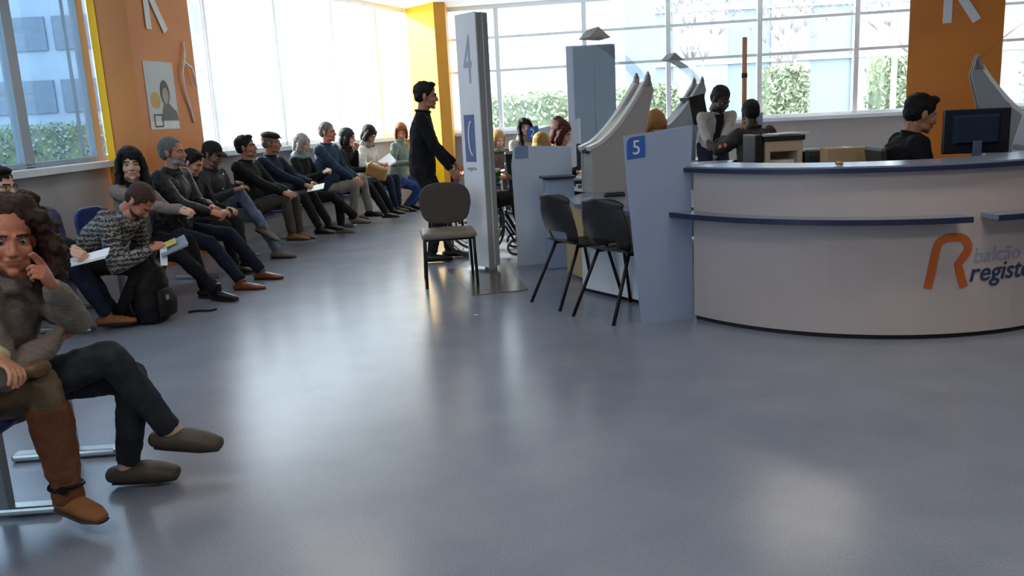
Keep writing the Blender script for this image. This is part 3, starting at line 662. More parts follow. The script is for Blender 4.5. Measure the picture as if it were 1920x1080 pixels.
# ------------------------------------------------------------------ divider screens and desks
def slab(name, pts, th, m, parent=None, base=V((0, 0, 0))):
    a, b, c = V(pts[0]), V(pts[1]), V(pts[2]); n = (b-a).cross(c-a).normalized()*th
    mb = MB(); mb.prism([V(p)-base for p in pts], n); return mb.build(name, m, parent)
def on_plane(p0, p1, ref):                        # helper: vertical plane through p0,p1 ; (s,z) -> world
    p0 = V((p0[0], p0[1], 0)); t = (V((p1[0], p1[1], 0))-p0).normalized(); n = V((t.y, -t.x, 0)); return (lambda s, z, d=0: p0+t*s+V((0, 0, z))+n*d-V(ref)), (p0-p0).length
def screen(loc0, loc1, prof, label, th=.03, m=None, tab=None, num=None):
    ref = V((loc0[0], loc0[1], 0)); pl, _ = on_plane(loc0, loc1, ref)
    r_ = empty('divider_screen', ref, 0, label, 'screen')
    mb = MB(); mb.prism([pl(s, z, 0) for s, z in prof], pl(0, 0, -th)-pl(0, 0, 0)); mb.build('board', m or mPanel, r_)
    if tab:
        s0, s1, z0, z1, tl_, mt = tab; rr = min(s1-s0, z1-z0)*.32; P_ = []
        for cxx, czz, a0 in ((s1-rr*.25, z1-rr*.25, 0), (s0+rr, z1-rr, 90)):
            r2 = rr*.25 if a0 == 0 else rr
            P_ += [(cxx+r2*cos(radians(a0+q)), czz+r2*sin(radians(a0+q))) for q in range(0, 91, 18)]
        P_ += [(s0, z0), (s1, z0)]
        P_ = [(a, b+tl_*(a-s0)) for a, b in P_]
        mb = MB(); mb.prism([pl(a, b, .001) for a, b in P_], pl(0, 0, .004)-pl(0, 0, 0)); t_ = mb.build('number_tab', mt, r_)
        if num:
            v, f = text_mesh(num, (z1-z0)*.95, .002); mb = MB(); mb.add([pl(s0+(s1-s0)*.26+p[0]*.95, z0+(z1-z0)*.19+p[1]+tl_*(s1-s0)*.4, .006+p[2]) for p in v], f); mb.build('number', mWhiteTxt, t_)
    return r_
# screen 5 beside the counter
a5, b5 = (.83, 5.30), (1.19, 5.42)
screen((.76, 5.33), (1.26, 5.46), [(.10, 0), (.47, 0), (.455, .98), (.47, 1.28), (.0, 1.235), (.02, .9)], 'tall blue-grey divider screen with blue number 5 tab at the left end of the counter', tab=(.012, .135, 1.09, 1.225, .08, mBlueTab), num='5')
screen((.055, 7.78), (.64, 7.88), [(.02, 0), (.58, 0), (.57, 1.09), (.03, 1.125), (0, .95)], 'pale divider screen with a plain grey-blue tab right of the totem', m=mPanelW, tab=(.035, .16, 1.005, 1.12, 0, mat('grey_tab', '8394b0', .5)))
screen((.39, 10.3), (.91, 10.1), [(0, 0), (.55, 0), (.55, 1.33), (0, 1.22)], 'divider screen with blue number 2 tab behind the red-haired person', m=mPanelW, tab=(-.12, .03, 1.10, 1.25, .1, mBlueTab), num='2')
screen((2.66, 9.2), (3.0, 9.15), [(0, 0), (.16, 0), (.15, 1.30), (0, 1.27)], 'small light-blue divider screen right of the seated person in the patterned jacket', m=mPanel)
screen((3.78, 6.25), (4.25, 6.0), [(0, 0), (.5, 0), (.5, 1.42), (.08, 1.34), (0, 1.0)], 'pale grey divider screen at the right edge of the photo beside the monitor', m=mPanelW)
# small shelf on the second screen
mb = MB(); mb.box((0, 0, 0), (.30, .22, .022), bev=.006); o = mb.build('shelf', mNavy); o.location = (.46, 7.58, .835); o.rotation_euler = (0, 0, .15); tag(o, 'small dark shelf fixed to the pale divider screen near the totem', 'shelf')
mb = MB(); mb.box((0, 0, 0), (.26, .18, .822), bev=.01); o = mb.build('low_pedestal', mPanel); o.location = (.47, 7.62, .411); o.rotation_euler = (0, 0, .15); tag(o, 'blue-grey pedestal below the small dark shelf on the pale screen', 'pedestal')
# desk 5
dk = empty('service_desk', (1.1, 6.3, 0), 0, 'blue-grey service desk with a white front panel behind the two black chairs', 'desk'); DB = V((1.1, 6.3, 0))
tops = [G(1062, 370, .72), G(1078, 382, .72), G(1190, 398, .72), V((1.45, 5.75, .72)), V((1.9, 6.6, .72)), V((1.2, 7.3, .72)), G(1100, 360, .72)]
mb = MB(); mb.prism([p-DB-V((0, 0, .035)) for p in tops], (0, 0, .035)); mb.build('desktop', mTop, dk)
fa = G(1098, 545); fb = V((1.06, 5.78, 0)); slab('modesty_panel', [fa+V((0, 0, .03)), fb+V((0, 0, .03)), fb+V((0, 0, .40)), fa+V((0, 0, .40))], .025, mWhite, dk, DB)
slab('kick_strip', [fa+V((.01, .01, 0)), fb+V((.01, .01, 0)), fb+V((.01, .01, .03)), fa+V((.01, .01, .03))], .02, mKick, dk, DB)
mBeige = mat('beige_laminate', 'b59a6c', .5, var=.06)
mb = MB(); mb.box(V((.66, 7.05, .36))-DB, (.22, .4, .66), .3); mb.build('pedestal', mBeige, dk)
mb = MB(); mb.box((0, 0, .0), (.30, .30, .30), bev=.01); o = mb.build('storage_box', mat('blue_box', '27406f', .5)); o.location = (1.16, 6.15, .15); tag(o, 'dark blue storage box standing under the service desk', 'box')
mb = MB(); mb.box((0, 0, .012), (.17, .06, .024), bev=.008); mb.box((0, 0, .026), (.15, .045, .008)); o = mb.build('card_reader', mDark); o.location = G(1152, 368, .72)+V((0, 0, 0)); o.rotation_euler = (0, 0, .2); tag(o, 'flat black card reader lying on the service desk', 'card reader')
mb = MB(); mb.box((0, 0, .012), (.05, .05, .024), bev=.008); mb.ell((0, 0, .03), (.015, .015, .012)); o = mb.build('stamp', mDark); o.location = G(1183, 369, .72); tag(o, 'small black stamp beside the card reader', 'stamp')
# desk 3 with monitor, keyboard behind the pale screen
d3 = empty('service_desk', (1.12, 8.5, 0), 0, 'service desk behind the pale divider screen carrying a keyboard', 'desk')
mb = MB(); mb.box((0, 0, .705), (.9, 1.1, .035)); mb.build('desktop', mTop, d3); mb = MB(); mb.box((.1, .1, .34), (.5, .8, .68)); mb.build('cabinet', mBeige, d3)
# ------------------------------------------------------------------ silver arched kiosks with curved clear canopies
def kiosk(loc, rz, label, dark=False, flip=1, canopy=True, tip=None, s=1., solid_canopy=False, pale=False):
    k = empty('arched_partition', loc, rz, label, 'partition'); m = mGreyPl if dark else mSilver; f = flip
    # profile in local XZ (x to the right), depth along -y
    n = 14; arc = []
    for i in range(n+1):
        t = i/n; x = .54*t**.62; z = .36+.53*t
        arc.append((x*f*s, z*s))
    side_poly = [(.02*f*s, 0), (.02*f*s, .33*s)]+arc+[(.555*f*s, .98*s), (.60*f*s, .83*s), (.50*f*s, .45*s), (.46*f*s, .2*s), (.455*f*s, 0)]
    D_ = .26*s
    for y0 in (0, D_-.03):
        mb = MB(); mb.prism([(x, -y0, z) for x, z in side_poly], (0, -.03, 0)); mb.build('side_panel', m, k)
    mb = MB(); mb.prism([(x, -.03, z) for x, z in [(.03*f*s, 0), (.03*f*s, .34*s), (.42*f*s, .72*s), (.50*f*s, .70*s), (.44*f*s, 0)]], (0, -(D_-.06), 0)); mb.build('core', m, k)
    for y0 in (.0, D_-.075):                                       # two pale rails on the arched front edge
        mb = MB(); pts = [(x, -y0-.0375, z) for x, z in arc]
        mb.loft(pts, [(.018, .040)]*len(pts), (0, 1, 0) if False else (0, 0, 1), 10, closed_tip=.3) if False else None
        up = []
        for i, (x, z) in enumerate(arc):
            a = arc[max(0, i-1)]; b = arc[min(n, i+1)]; t = V((b[0]-a[0], 0, b[1]-a[1])).normalized(); q = V((-t.z, 0, t.x))*f*.03; up.append((V((x, 0, z)), q))
        vs = []; fs = []
        for p, q in up:
            for yy in (-y0, -y0-.075): vs += [tuple(p+V((0, yy, 0))-q*.2), tuple(p+V((0, yy, 0))+q)]
        for i in range(n):
            a = 4*i
            for (u_, v_) in ((0, 1), (1, 3), (3, 2), (2, 0)): fs.append((a+u_, a+v_, a+4+v_, a+4+u_))
        fs += [(0, 1, 3, 2), (4*n, 4*n+2, 4*n+3, 4*n+1)]
        mb.add(vs, fs); mb.build('rail', mat('pale_rail', 'dcd9d2', .3, .2, var=.03) if (pale or not dark) else mGreyPl, k)
    mb = MB(); mb.prism([(x, -.075, z-.012) for x, z in arc]+[(x, -.075, z-.03) for x, z in arc[::-1]], (0, -(D_-.15), 0)); mb.build('slot', mDark, k)
    for y0 in (0, D_-.035):                                        # horn tips holding the canopy
        mb = MB(); mb.prism([(x*f*s, -y0, z*s) for x, z in ((.50, .86), (.555, .99), (.575, .94), (.575, .86))], (0, -.035, 0)); mb.build('horn', m, k)
    if dark and not pale:
        mb = MB(); mb.box((.50*f*s, -D_/2, .60*s), (.20*s, D_+.01, .34*s), rot=Matrix.Rotation(-.2*f, 3, 'Y')); mb.build('dark_panel', mDark, k)
    if canopy:
        tx, tz = tip; vs = []; nn = 10; p0 = V((.545*f*s, 0, .93*s)); p2 = V((tx, 0, tz)); pm = (p0+p2)/2+V((.05*f, 0, .05))
        for i in range(nn+1):
            t = i/nn; p = p0*(1-t)**2+pm*2*t*(1-t)+p2*t*t
            for yy in (-.0, -D_): vs += [(p.x, yy, p.z), (p.x, yy, p.z+.006)]
        fs = []
        for i in range(nn):
            a = 4*i
            for (u_, v_) in ((0, 1), (1, 3), (3, 2), (2, 0)): fs.append((a+u_, a+v_, a+4+v_, a+4+u_))
        mb = MB(); mb.add(vs, fs); c_ = mb.build('canopy', mAcryl, k)
        if solid_canopy:
            i0 = 5; mb = MB(); v2 = vs[4*i0:]; mb.add([(x, y, z+.002) for x, y, z in v2], [tuple(q-4*0 for q in g) for g in fs[:(nn-i0)*4]]); mb.build('frosted_tip', mat('frosted_white', 'd9d6d0', .6), k)
        mb = MB(); mb.prism([(tx-.03*f, 0, tz-.02), (tx+.05*f, 0, tz+.06), (tx+.16*f, 0, tz-.03)], (0, -D_, 0)); mb.build('canopy_tip', m, k)
    return k
kiosk((.64, 7.34, .72), radians(16), 'silver arched partition with two pale rails on the desk in the middle', tip=(.06, 1.30))
kiosk((1.84, 10.5, .76), radians(12), 'dark grey arched partition with a black panel behind the fair-haired clerk', dark=True, tip=(.15, 1.22), solid_canopy=True)
kiosk((4.62, 7.2, .72), radians(-24), 'dark arched partition with white rails at the right edge of the photo', dark=True, flip=-1, tip=(-.05, 1.32), pale=True)
# desks under them
mb = MB(); mb.box((2.25, 9.42, .755), (1.2, .5, .035)); mb.box((2.2, 9.42, .37), (1.0, .4, .735)); o = mb.build('service_desk', mTop); tag(o, 'service desk on which the standing person in the grey jacket leans', 'desk')
mb = MB(); mb.box((2.15, 10.4, .7425), (.9, .5, .035)); mb.box((2.15, 10.4, .36), (.7, .4, .725)); o = mb.build('low_cabinet', mTop); tag(o, 'low cabinet under the dark arched partition', 'cabinet')
mb = MB(); mb.box((4.3, 7.1, .70), (1.1, 1.1, .035)); mb.box((4.3, 7.2, .34), (.8, .8, .68)); o = mb.build('service_desk', mTop); tag(o, 'service desk under the arched partition at the right edge', 'desk')
# ------------------------------------------------------------------ tall grey cabinet at the back windows
cb_ = empty('tall_cabinet', (1.33, 12.7, 0), radians(-4), 'tall plain blue-grey cabinet standing before the back windows', 'cabinet')
mCab = mat('cabinet_grey', '8b99a6', .5, var=.03)
mb = MB(); mb.box((0, .2, 1.18), (.72, .40, 2.36)); mb.build('carcass', mPanelW, cb_)
for sx in (-1, 1):
    mb = MB(); mb.box((.05+sx*.155, -.01, 1.18), (.306, .02, 2.32)); d_ = mb.build('door', mCab, cb_)
# brown pole
mb = MB(); mb.loft([(0, 0, 0), (0, 0, 2.15)], [.028, .028], n=12, closed_tip=.2); po3 = mb.build('pole', mat('brown_wood', 'b5794a', .5)); po3.location = (2.84, 10.0, 0); tag(po3, 'slim brown wooden pole standing behind the bending person in the grey jacket', 'pole')
mb = MB(); mb.loft([(0, 0, 1.70), (0, 0, 1.75)], [.034, .034], n=12, closed_tip=.1); mb.build('band', mDark, po3)
# ------------------------------------------------------------------ totem sign
tt = empty('totem_sign', (-.2, 7.55, 0), radians(-50), 'tall white totem sign with a figure 4 and a blue square pictogram', 'sign')
mb = MB(); mb.box((-.145, .075, 1.17), (.29, .006, 2.26)); mb.box((-.145, -.0, 1.17), (.29, .012, 2.26)); mb.build('front_face', mat('totem_white', 'f8f6f5', .35, var=.02), tt)
mb = MB(); mb.box((-.145, .0705, 1.17), (.285, .13, 2.25)); mb.build('body', mat('totem_grey', '9b9d9c', .4, var=.03), tt)
mb = MB(); mb.box((-.06, .07, .02), (.06, .10, .05)); mb.build('foot', mChrome, tt)
mb = MB(); mb.box((-.165, -.0075, 1.215), (.15, .003, .42)); sq = mb.build('pictogram', mat('pictogram_blue', '6b7ba8', .5), tt)
mb = MB(); mb.add(*stroke([(-.16+.05*sin(radians(a))*-1, 1.215+.15*cos(radians(a))) for a in range(0, 181, 15)][::1], .022, .002, lambda x, y, d: V((x+.03, -.011-d, y)))); mb.build('handset_mark', mWhiteTxt, sq)
v, f = text_mesh('4', .60, .002); mb = MB(); mb.add([(-.20+p[0]*.42, -.008-p[2], 1.70+p[1]) for p in v], f); mb.build('number', mat('totem_figure', 'b4b8c4', .5), tt)
v, f = text_mesh('registo', .05, .002); mb = MB(); mb.add([(-.23+p[0], -.008-p[2], .93+p[1]) for p in v], f); mb.build('lettering', mat('totem_number', '9aa0b0', .5), tt)
mb = MB(); mb.prism([V((-.60, 7.74, 0)), V((-.32, 6.52, 0)), V((.13, 6.63, 0)), V((-.06, 7.9, 0))], (0, 0, .008)); o = mb.build('base_plate', mat('brushed_plate', 'a79f93', .2, .85, var=.05)); o.parent = tt
o.matrix_parent_inverse = (Matrix.Translation((-.2, 7.55, 0)) @ Matrix.Rotation(radians(-50), 4, 'Z')).inverted()
# ------------------------------------------------------------------ chairs
mChairU = mat('brown_upholstery', '4b3f38', .75, var=.12, bump=.2); mChairS = mat('seat_vinyl', '7d7264', .4, var=.08)
def plain_chair(loc, rz):
    c = empty('visitor_chair', loc, rz, 'dark brown padded visitor chair with thin black legs in front of the totem', 'chair')   # faces -y
    mb = MB(); mb.box((0, 0, .435), (.47, .45, .055), bev=.025); mb.ell((0, -.0, .455), (.225, .22, .022)); v, f = voxel(mb, .010, 3); link_mesh('seat', v, f, mChairS, c)
    mb = MB(); n = 28; pts = []
    for i in range(n):
        a = 2*pi*i/n; e = 3.2; ca, sa = cos(a), sin(a); x = .23*abs(ca)**(2/e)*(1 if ca > 0 else -1); z = .175*abs(sa)**(2/e)*(1 if sa > 0 else -1); z += (.012*(1-(x/.23)**2) if z > 0 else 0); pts.append((x*(1.0-(.06 if z < 0 else 0)), z))
    mb.prism([(x, .215+.35*x*x*-1+.12*z, .665+z) for x, z in pts], (0, .045, 0)); v, f = voxel(mb, .009, 3); link_mesh('backrest', v, f, mChairU, c)
    for sx in (-1, 1):
        mb = MB(); mb.tube([(sx*.205, -.20, .42), (sx*.215, -.235, 0)], .013); mb.build('leg', mBlackM, c)
        mb = MB(); mb.tube([(sx*.20, .18, .42), (sx*.215, .25, 0)], .013); mb.build('leg', mBlackM, c)
        mb = MB(); mb.tube([(sx*.15, .12, .41), (sx*.15, .225, .43), (sx*.14, .26, .56)], .012); mb.build('back_bracket', mBlackM, c)
    mb = MB(); mb.tube([(-.2, -.19, .405), (.2, -.19, .405), (.2, .18, .405), (-.2, .18, .405), (-.2, -.19, .405)], .012); mb.build('seat_frame', mBlackM, c)
    return c
plain_chair((-.53, 7.16, 0), radians(7))
mShell = mat('dark_shell', '231f1f', .42, var=.12); mShellB = mat('shell_edge', '4a3c35', .5)
def desk_chair(loc, ang, label, grp='shell chairs at the desk'):
    """polypropylene shell chair, facing +y locally"""
    c = empty('shell_chair', loc, ang-pi/2, label, 'chair')
    def surf(uv, prof, off, hole=None, nx=12):
        vs = []; fs = []; K_ = len(prof)
        for i, (y, z, w_, cv) in enumerate(prof):
            for j in range(nx+1):
                x = -1+2*j/nx; vs.append((x*w_, y+cv*x*x, z+(.0)))
        keep = []
        for i in range(K_-1):
            for j in range(nx):
                if hole and hole(i, j, nx): continue
                a = i*(nx+1)+j; keep.append((a, a+1, a+nx+2, a+nx+1))
        return vs, keep
    prof = []
    for i in range(19):
        t = i/18; z = .47+.36*t; y = -.19-.085*t-.02*sin(pi*t); w_ = .17+.055*sin(pi*min(1, t*1.15)**.8*.9) if t < .9 else .205-(t-.9)*.9
        if t > .84: w_ = .222*sqrt(max(.05, 1-((t-.84)/.17)**2.4))
        prof.append((y, z, w_, .05))
    vs, fs = surf(0, prof, 0, lambda i, j, nx: 1 <= i <= 3 and 3 <= j <= nx-4)
    def solid(vs, fs, name, m, th=.014):
        me = bpy.data.meshes.new(name); me.from_pydata(vs, [], fs); me.update(); o = bpy.data.objects.new(name, me); COL.objects.link(o); o.parent = c; me.materials.append(m)
        so = o.modifiers.new('s', 'SOLIDIFY'); so.thickness = th; so.offset = 0; su = o.modifiers.new('b', 'SUBSURF'); su.levels = 1; su.render_levels = 1
        me.polygons.foreach_set('use_smooth', [True]*len(fs)); return o
    solid(vs, fs, 'backrest', mShell)
    prof = []
    for i in range(13):
        t = i/12; y = -.205+.43*t; z = .465-.02*sin(pi*t*.9)-(.02*max(0, t-.8)/.2 if t > .8 else 0)+(.015 if t < .1 else 0); w_ = .185+.03*sin(pi*t)
        prof.append((y, z, w_, 0))
    vs, fs = surf(0, prof, 0); solid(vs, fs, 'seat', mShell)
    for sx in (-1, 1):
        mb = MB(); mb.tube([(sx*.15, -.13, .45), (sx*.20, -.34, 0)], .0125); mb.build('leg', mBlackM, c)
        mb = MB(); mb.tube([(sx*.15, .12, .44), (sx*.20, .23, 0)], .0125); mb.build('leg', mBlackM, c)
        mb = MB(); mb.tube([(sx*.15, -.13, .445), (sx*.15, .12, .435)], .0125); mb.build('seat_rail', mBlackM, c)
    return c
def place_chair(r1, r2, label):
    r1 = V(r1); r2 = V(r2); m_ = (r1+r2)/2; t = (r2-r1).normalized(); f_ = V((-t.y, t.x)); o_ = m_+f_*.34; return desk_chair((o_.x, o_.y, 0), atan2(f_.y, f_.x), label)
place_chair((.13, 6.22), (.35, 5.82), 'left one of the two black shell chairs at desk 5, seen from behind')
place_chair((.40, 5.70), (.68, 5.33), 'right one of the two black shell chairs, its back right beside the number 5 screen')
# ------------------------------------------------------------------ waiting benches
mBlue = mat('blue_seat', '1e2a6a', .4, var=.08); mLegM = mat('grey_beam', '8f9498', .45, .4, var=.05)
def bench(p, ang, seats, label, legs, grp='beam seating of the waiting row'):
    """seats: list of offsets along the beam; faces +y locally"""
    b = empty('waiting_bench', (p[0], p[1], 0), ang-pi/2, label, 'bench', None)
    x0, x1 = min(seats)-.2, max(seats)+.2
    mb = MB(); mb.box(((x0+x1)/2, 0, .36), (x1-x0, .06, .06)); mb.build('beam', mLegM, b)
    first = None
    for sx in seats:
        if first is None:
            mb = MB(); mb.box((0, .03, .42), (.46, .44, .03), bev=.012); mb.ell((0, .03, .425), (.21, .20, .022)); v, f = voxel(mb, .011, 3); s1 = link_mesh('seat', v, f, mBlue, b)
            mb = MB(); n = 24
            mb.prism([(.23*abs(cos(a))**.6*(1 if cos(a) > 0 else -1), -.22-.20*(.17*sin(a)+.17), .64+.19*abs(sin(a))**.6*(1 if sin(a) > 0 else -1)) for a in [2*pi*i/n for i in range(n)]], (0, -.03, 0)); v, f = voxel(mb, .010, 3); s2 = link_mesh('backrest', v, f, mBlue, b)
            mb = MB(); mb.tube([(0, 0, .37), (0, -.2, .40), (0, -.26, .55)], .02); s3 = mb.build('back_arm', mLegM, b)
            first = (s1, s2, s3)
            for q in first: q.location = (sx, 0, 0)
        else:
            for q in first: c_ = q.copy(); COL.objects.link(c_); c_.parent = b; c_.location = (sx, 0, 0)
    for lx in legs:
        mb = MB(); mb.box((lx, .08, .19), (.05, .035, .38)); l_ = mb.build('leg', mLegM, b)
        mb = MB(); mb.box((lx, .05, .02), (.07, .46, .035), bev=.012); mb.build('foot_bar', mChrome, l_)
    return b
bench((-2.12, 2.9), radians(2), [-1.1, -.55, 0, .55], 'blue beam bench in the left foreground under the woman in clogs', [-.62, .8]) if False else None
# ------------------------------------------------------------------ people
FAIR = ('fair', 'c08a6c'); TAN = ('tan', '9c6a4c'); RED = ('ruddy', 'b87458'); PALE = ('pale', 'cf9f86'); BRN = ('brown', '7a4c38'); DK = ('deep', '3a241c')
HBLK = ('black', '1a1312'); HDK = ('dark_brown', '36231a'); HGR = ('grey', '6a6662'); HLG = ('light_grey', 'a5a29c'); HRED = ('auburn', '5a2018'); HBL = ('blonde', 'c49a58'); HGIN = ('ginger', '9a5a2c'); HBR = ('brown', '4a3226')
sBrown = mat('brown_leather', '7a4326', .35, var=.2); sTan = mat('tan_suede', '8c5c30', .8, var=.15); sBlack = mat('black_leather', '17120f', .35, var=.2); sClog = mat('clog_rubber', '433a2c', .6, var=.1); sGrey = mat('grey_shoe', '6e655a', .7); sOchre = mat('ochre_shoe', '7c5a38', .6)
blk = cloth('black', '19191c'); blk2 = cloth('black_leather_jacket', '1d1917', rough=.45, bump=.5); chl = cloth('charcoal_trousers', '24221f'); nav = cloth('navy', '1c2234'); navt = cloth('navy_trousers', '1f2638')
dn = cloth('light_denim', '6c7688', c2='596476'); dnd = cloth('dark_denim', '2e3238', c2='22262c'); dnb = cloth('blue_denim', '2c4270', c2='22355c'); gsw = cloth('grey_knit', '827870', c2='6c625a', vscale=40, stretch=(1, 1, 8)); bsw = cloth('beige_knit', '8f8076', vscale=40); crm = cloth('cream_knit', 'cfc4a6', vscale=30)
brt = cloth('brown_trousers', '6e5c46'); kha = cloth('khaki', '8a8478'); khb = cloth('khaki_brown', '4e4740'); teal = cloth('teal_scarf', '7e9a9c'); grn = cloth('grey_green', '6f7a6c'); gcoat = cloth('grey_jacket', 'a39d98'); bjk = cloth('blue_jacket', '2a3c54'); crc = cloth('cream_coat', 'd2cabc'); tsc = cloth('tan_scarf', 'a08a6a'); wfur = cloth('grey_fur', '8c857c', bump=.9); green = cloth('green_jacket', '2f6a3c'); wine = cloth('wine_red', '6a2028'); brc = cloth('brown_coat', '6b5c50', bump=.8)
def pattern_knit():
    m = mat('cloth_patterned_knit', '7c746a', .9, bump=.4, bscale=60); nt = m.node_tree; N = nt.nodes; L = nt.links; b = N['Principled BSDF']; tc = N.new('ShaderNodeTexCoord')
    wv = N.new('ShaderNodeTexWave'); wv.bands_direction = 'Z'; wv.inputs['Scale'].default_value = 9; wv.inputs['Distortion'].default_value = 6; wv.inputs['Detail Scale'].default_value = 6
    vo = N.new('ShaderNodeTexNoise'); vo.inputs['Scale'].default_value = 16; L.new(tc.outputs['Object'], wv.inputs[0]); L.new(tc.outputs['Object'], vo.inputs['Vector'])
    mx = N.new('ShaderNodeMath'); mx.operation = 'MULTIPLY'; L.new(wv.outputs['Fac'], mx.inputs[0]); L.new(vo.outputs['Fac'], mx.inputs[1])
    r = N.new('ShaderNodeValToRGB'); e = r.color_ramp.elements; e[0].position = .12; e[0].color = (*srgb('26262c'), 1); e[1].position = .36; e[1].color = (*srgb('8d857a'), 1); q = e.new(.22); q.color = (*srgb('4c4a4e'), 1)
    L.new(mx.outputs[0], r.inputs[0]); L.new(r.outputs[0], b.inputs['Base Color']); return m
pat = pattern_knit()
def spotted(name, base, spot, scale, th):
    m = mat(name, base, .8, bump=.3); nt = m.node_tree; N = nt.nodes; L = nt.links; b = N['Principled BSDF']; tc = N.new('ShaderNodeTexCoord')
    vo = N.new('ShaderNodeTexVoronoi'); vo.inputs['Scale'].default_value = scale; L.new(tc.outputs['Object'], vo.inputs['Vector'])
    r = N.new('ShaderNodeValToRGB'); r.color_ramp.interpolation = 'CONSTANT'; e = r.color_ramp.elements; e[0].position = 0; e[0].color = (*srgb(spot), 1); e[1].position = th; e[1].color = (*srgb(base), 1)
    L.new(vo.outputs['Distance'], r.inputs[0]); L.new(r.outputs[0], b.inputs['Base Color']); return m
ssp = spotted('cloth_dark_with_white_marks', '17181c', 'b8b8b8', 9, .13); sred = spotted('cloth_dark_red_white_marks', '1d1715', 'c06a60', 8, .17)
R = {}
NV = .008; MV = .011; FV = .014
# --- left foreground
R['w1'] = person('person at the left edge in tall brown boots and cream sleeve, mostly out of frame', W(-120, 300, 2.62)*0+V((-2.05, 2.62, 1.20)), -3, FAIR, 'short', HBR, ('sweater', crm), brt, None,
    fixed=(-2.10, 2.66), feet=[V((-1.86, 2.42, .10)), W(128, 925, 2.83)], hands=[V((-1.85, 2.5, .62)), W(0, 674, 2.66)], hposes=('relaxed', 'relaxed'), hups=[(0, 0, 1), (-.4, .2, 1)], fem=1, vox=NV, look=(0, 5, 0), build_legs=False)
R['w2'] = person('person with curly dark hair, grey knit sweater and clogs, finger on the nose, legs crossed', W(16, 446, 2.86), 4, RED, 'curly', HDK, ('sweater', gsw), dnd, sClog,
    lean=7, hunch=12, side=9, look=(-58, 4, -4), fem=1, vox=NV, hscale=1.14, feet=[W(322, 808, 3.16), W(240, 872, 3.18)], poles=[(.0, .4, 1), (.1, .5, 1)],
    hands=[W(112, 628, 2.92), W(96, 532, 2.78)], epoles=[(.7, -.3, -.8), (.2, .9, -.8)], hposes=('relaxed', 'point'), hups=[(.1, 1, .4), (.2, .9, .3)], toes=(-4, -2), pitch=(-6, 0), kind=('clog', 'clog'), bulk=1.12, scale=.96, hem=.25, collar='high')
# --- wall row
R['p3'] = person('person at the left edge in dark coat and navy trousers holding a white magazine', W(-2, 348, 5.72), 8, PALE, 'short', HBLK, ('coat', blk), navt, sTan,
    lean=0, look=(-20, 8, 0), vox=MV, feet=[W(200, 590, 6.0), W(214, 590, 6.2)], hands=[W(142, 476, 5.55), W(150, 470, 5.75)], hposes=('grip', 'grip'), hups=[(.5, .3, 1), (-.5, .3, 1)], hem=.3, bulk=1.1, scale=1.03)
R['p4'] = person('person in a patterned grey knit jacket bent forward over papers beside the backpack', W(262, 378, 6.22), 0, RED, 'crop', HBR, ('jacket', pat), chl, sBlack,
    lean=34, hunch=26, look=(-12, 52, 0), vox=MV, feet=[W(226, 588, 6.15), W(238, 585, 6.45)], hands=[W(283, 468, 6.05), W(292, 462, 6.3)], hposes=('grip', 'grip'), hups=[(.4, 0, 1), (-.4, 0, 1)], bulk=1.15, collar='high', hood=True, beard=2, scale=1.04)
R['p5'] = person('person with long dark hair and beige sweater looking at the camera, hands clasped', W(245, 309, 6.95), -12, PALE, 'long', HBLK, ('sweater', bsw), blk, sBlack,
    lean=2, look=(-52, -4, 0), fem=1, vox=MV, hscale=1.16, feet=[W(408, 545, 6.85), W(385, 540, 7.0)], poles=[(0, .4, 1), (.1, .5, 1)], hands=[W(338, 396, 6.75), W(345, 392, 6.9)], hposes=('grip', 'relaxed'), hem=.1, collar='high', sleevec=blk, kind=('boot', 'boot'), toes=(-10, -5))
R['p6'] = person('grey-haired bearded person in black leather jacket with brown shoes, in profile', W(324, 286, 7.6), -8, RED, 'crop', HGR, ('jacket', blk2), nav, sBrown,
    lean=5, look=(2, -2, 0), vox=MV, feet=[W(453, 528, 7.28), W(490, 508, 7.75)], hands=[W(396, 398, 7.35), W(398, 388, 7.55)], hposes=('grip', 'grip'), beard=1, beardc=HLG, bulk=1.2, scale=1.06, toes=(6, -2), collar='high')
R['p7'] = person('dark-haired person half hidden behind the grey-haired bearded person', W(361, 305, 8.25), -8, FAIR, 'short', HBLK, ('coat', blk), chl, sBlack, lean=6, look=(0, 25, 0), vox=FV, scale=.97)
R['p8'] = person('person in dark cap and dark jacket with white marks, light jeans, legs crossed', W(399, 290, 8.9), -10, BRN, 'crop', HBLK, ('jacket', ssp), dn, sGrey,
    lean=8, look=(-5, 22, 0), vox=MV, feet=[W(494, 425, 8.9), W(520, 470, 9.0)], poles=[(0, .3, 1.2), (0, .5, 1)], hands=[W(440, 358, 8.7), W(445, 350, 8.9)], hposes=('relaxed', 'relaxed'), toes=(-8, 0), pitch=(-25, 0), scale=1.05, bulk=1.12)
R['p9'] = person('person in plain black jacket and khaki brown trousers, bareheaded, third from the orange pillar', W(462, 276, 9.55), -12, TAN, 'short', HBLK, ('jacket', blk), khb, sOchre,
    lean=-2, look=(8, -6, 0), vox=MV, feet=[W(548, 438, 9.55), W(562, 436, 9.8)], hands=[W(531, 361, 9.4), W(541, 359, 9.6)], hposes=('grip', 'grip'), scale=1.04, bulk=1.1)
R['p10'] = person('person in a dark flat cap and navy jacket holding a white paper', W(509, 268, 10.15), -14, TAN, 'crop', HGR, ('jacket', nav), chl, sBlack,
    lean=4, look=(15, 2, 0), vox=FV, feet=[W(600, 427, 10.2), W(617, 420, 10.45)], hands=[W(571, 346, 10.0), W(585, 343, 10.2)], hposes=('grip', 'grip'), scale=1.03, bulk=1.1)
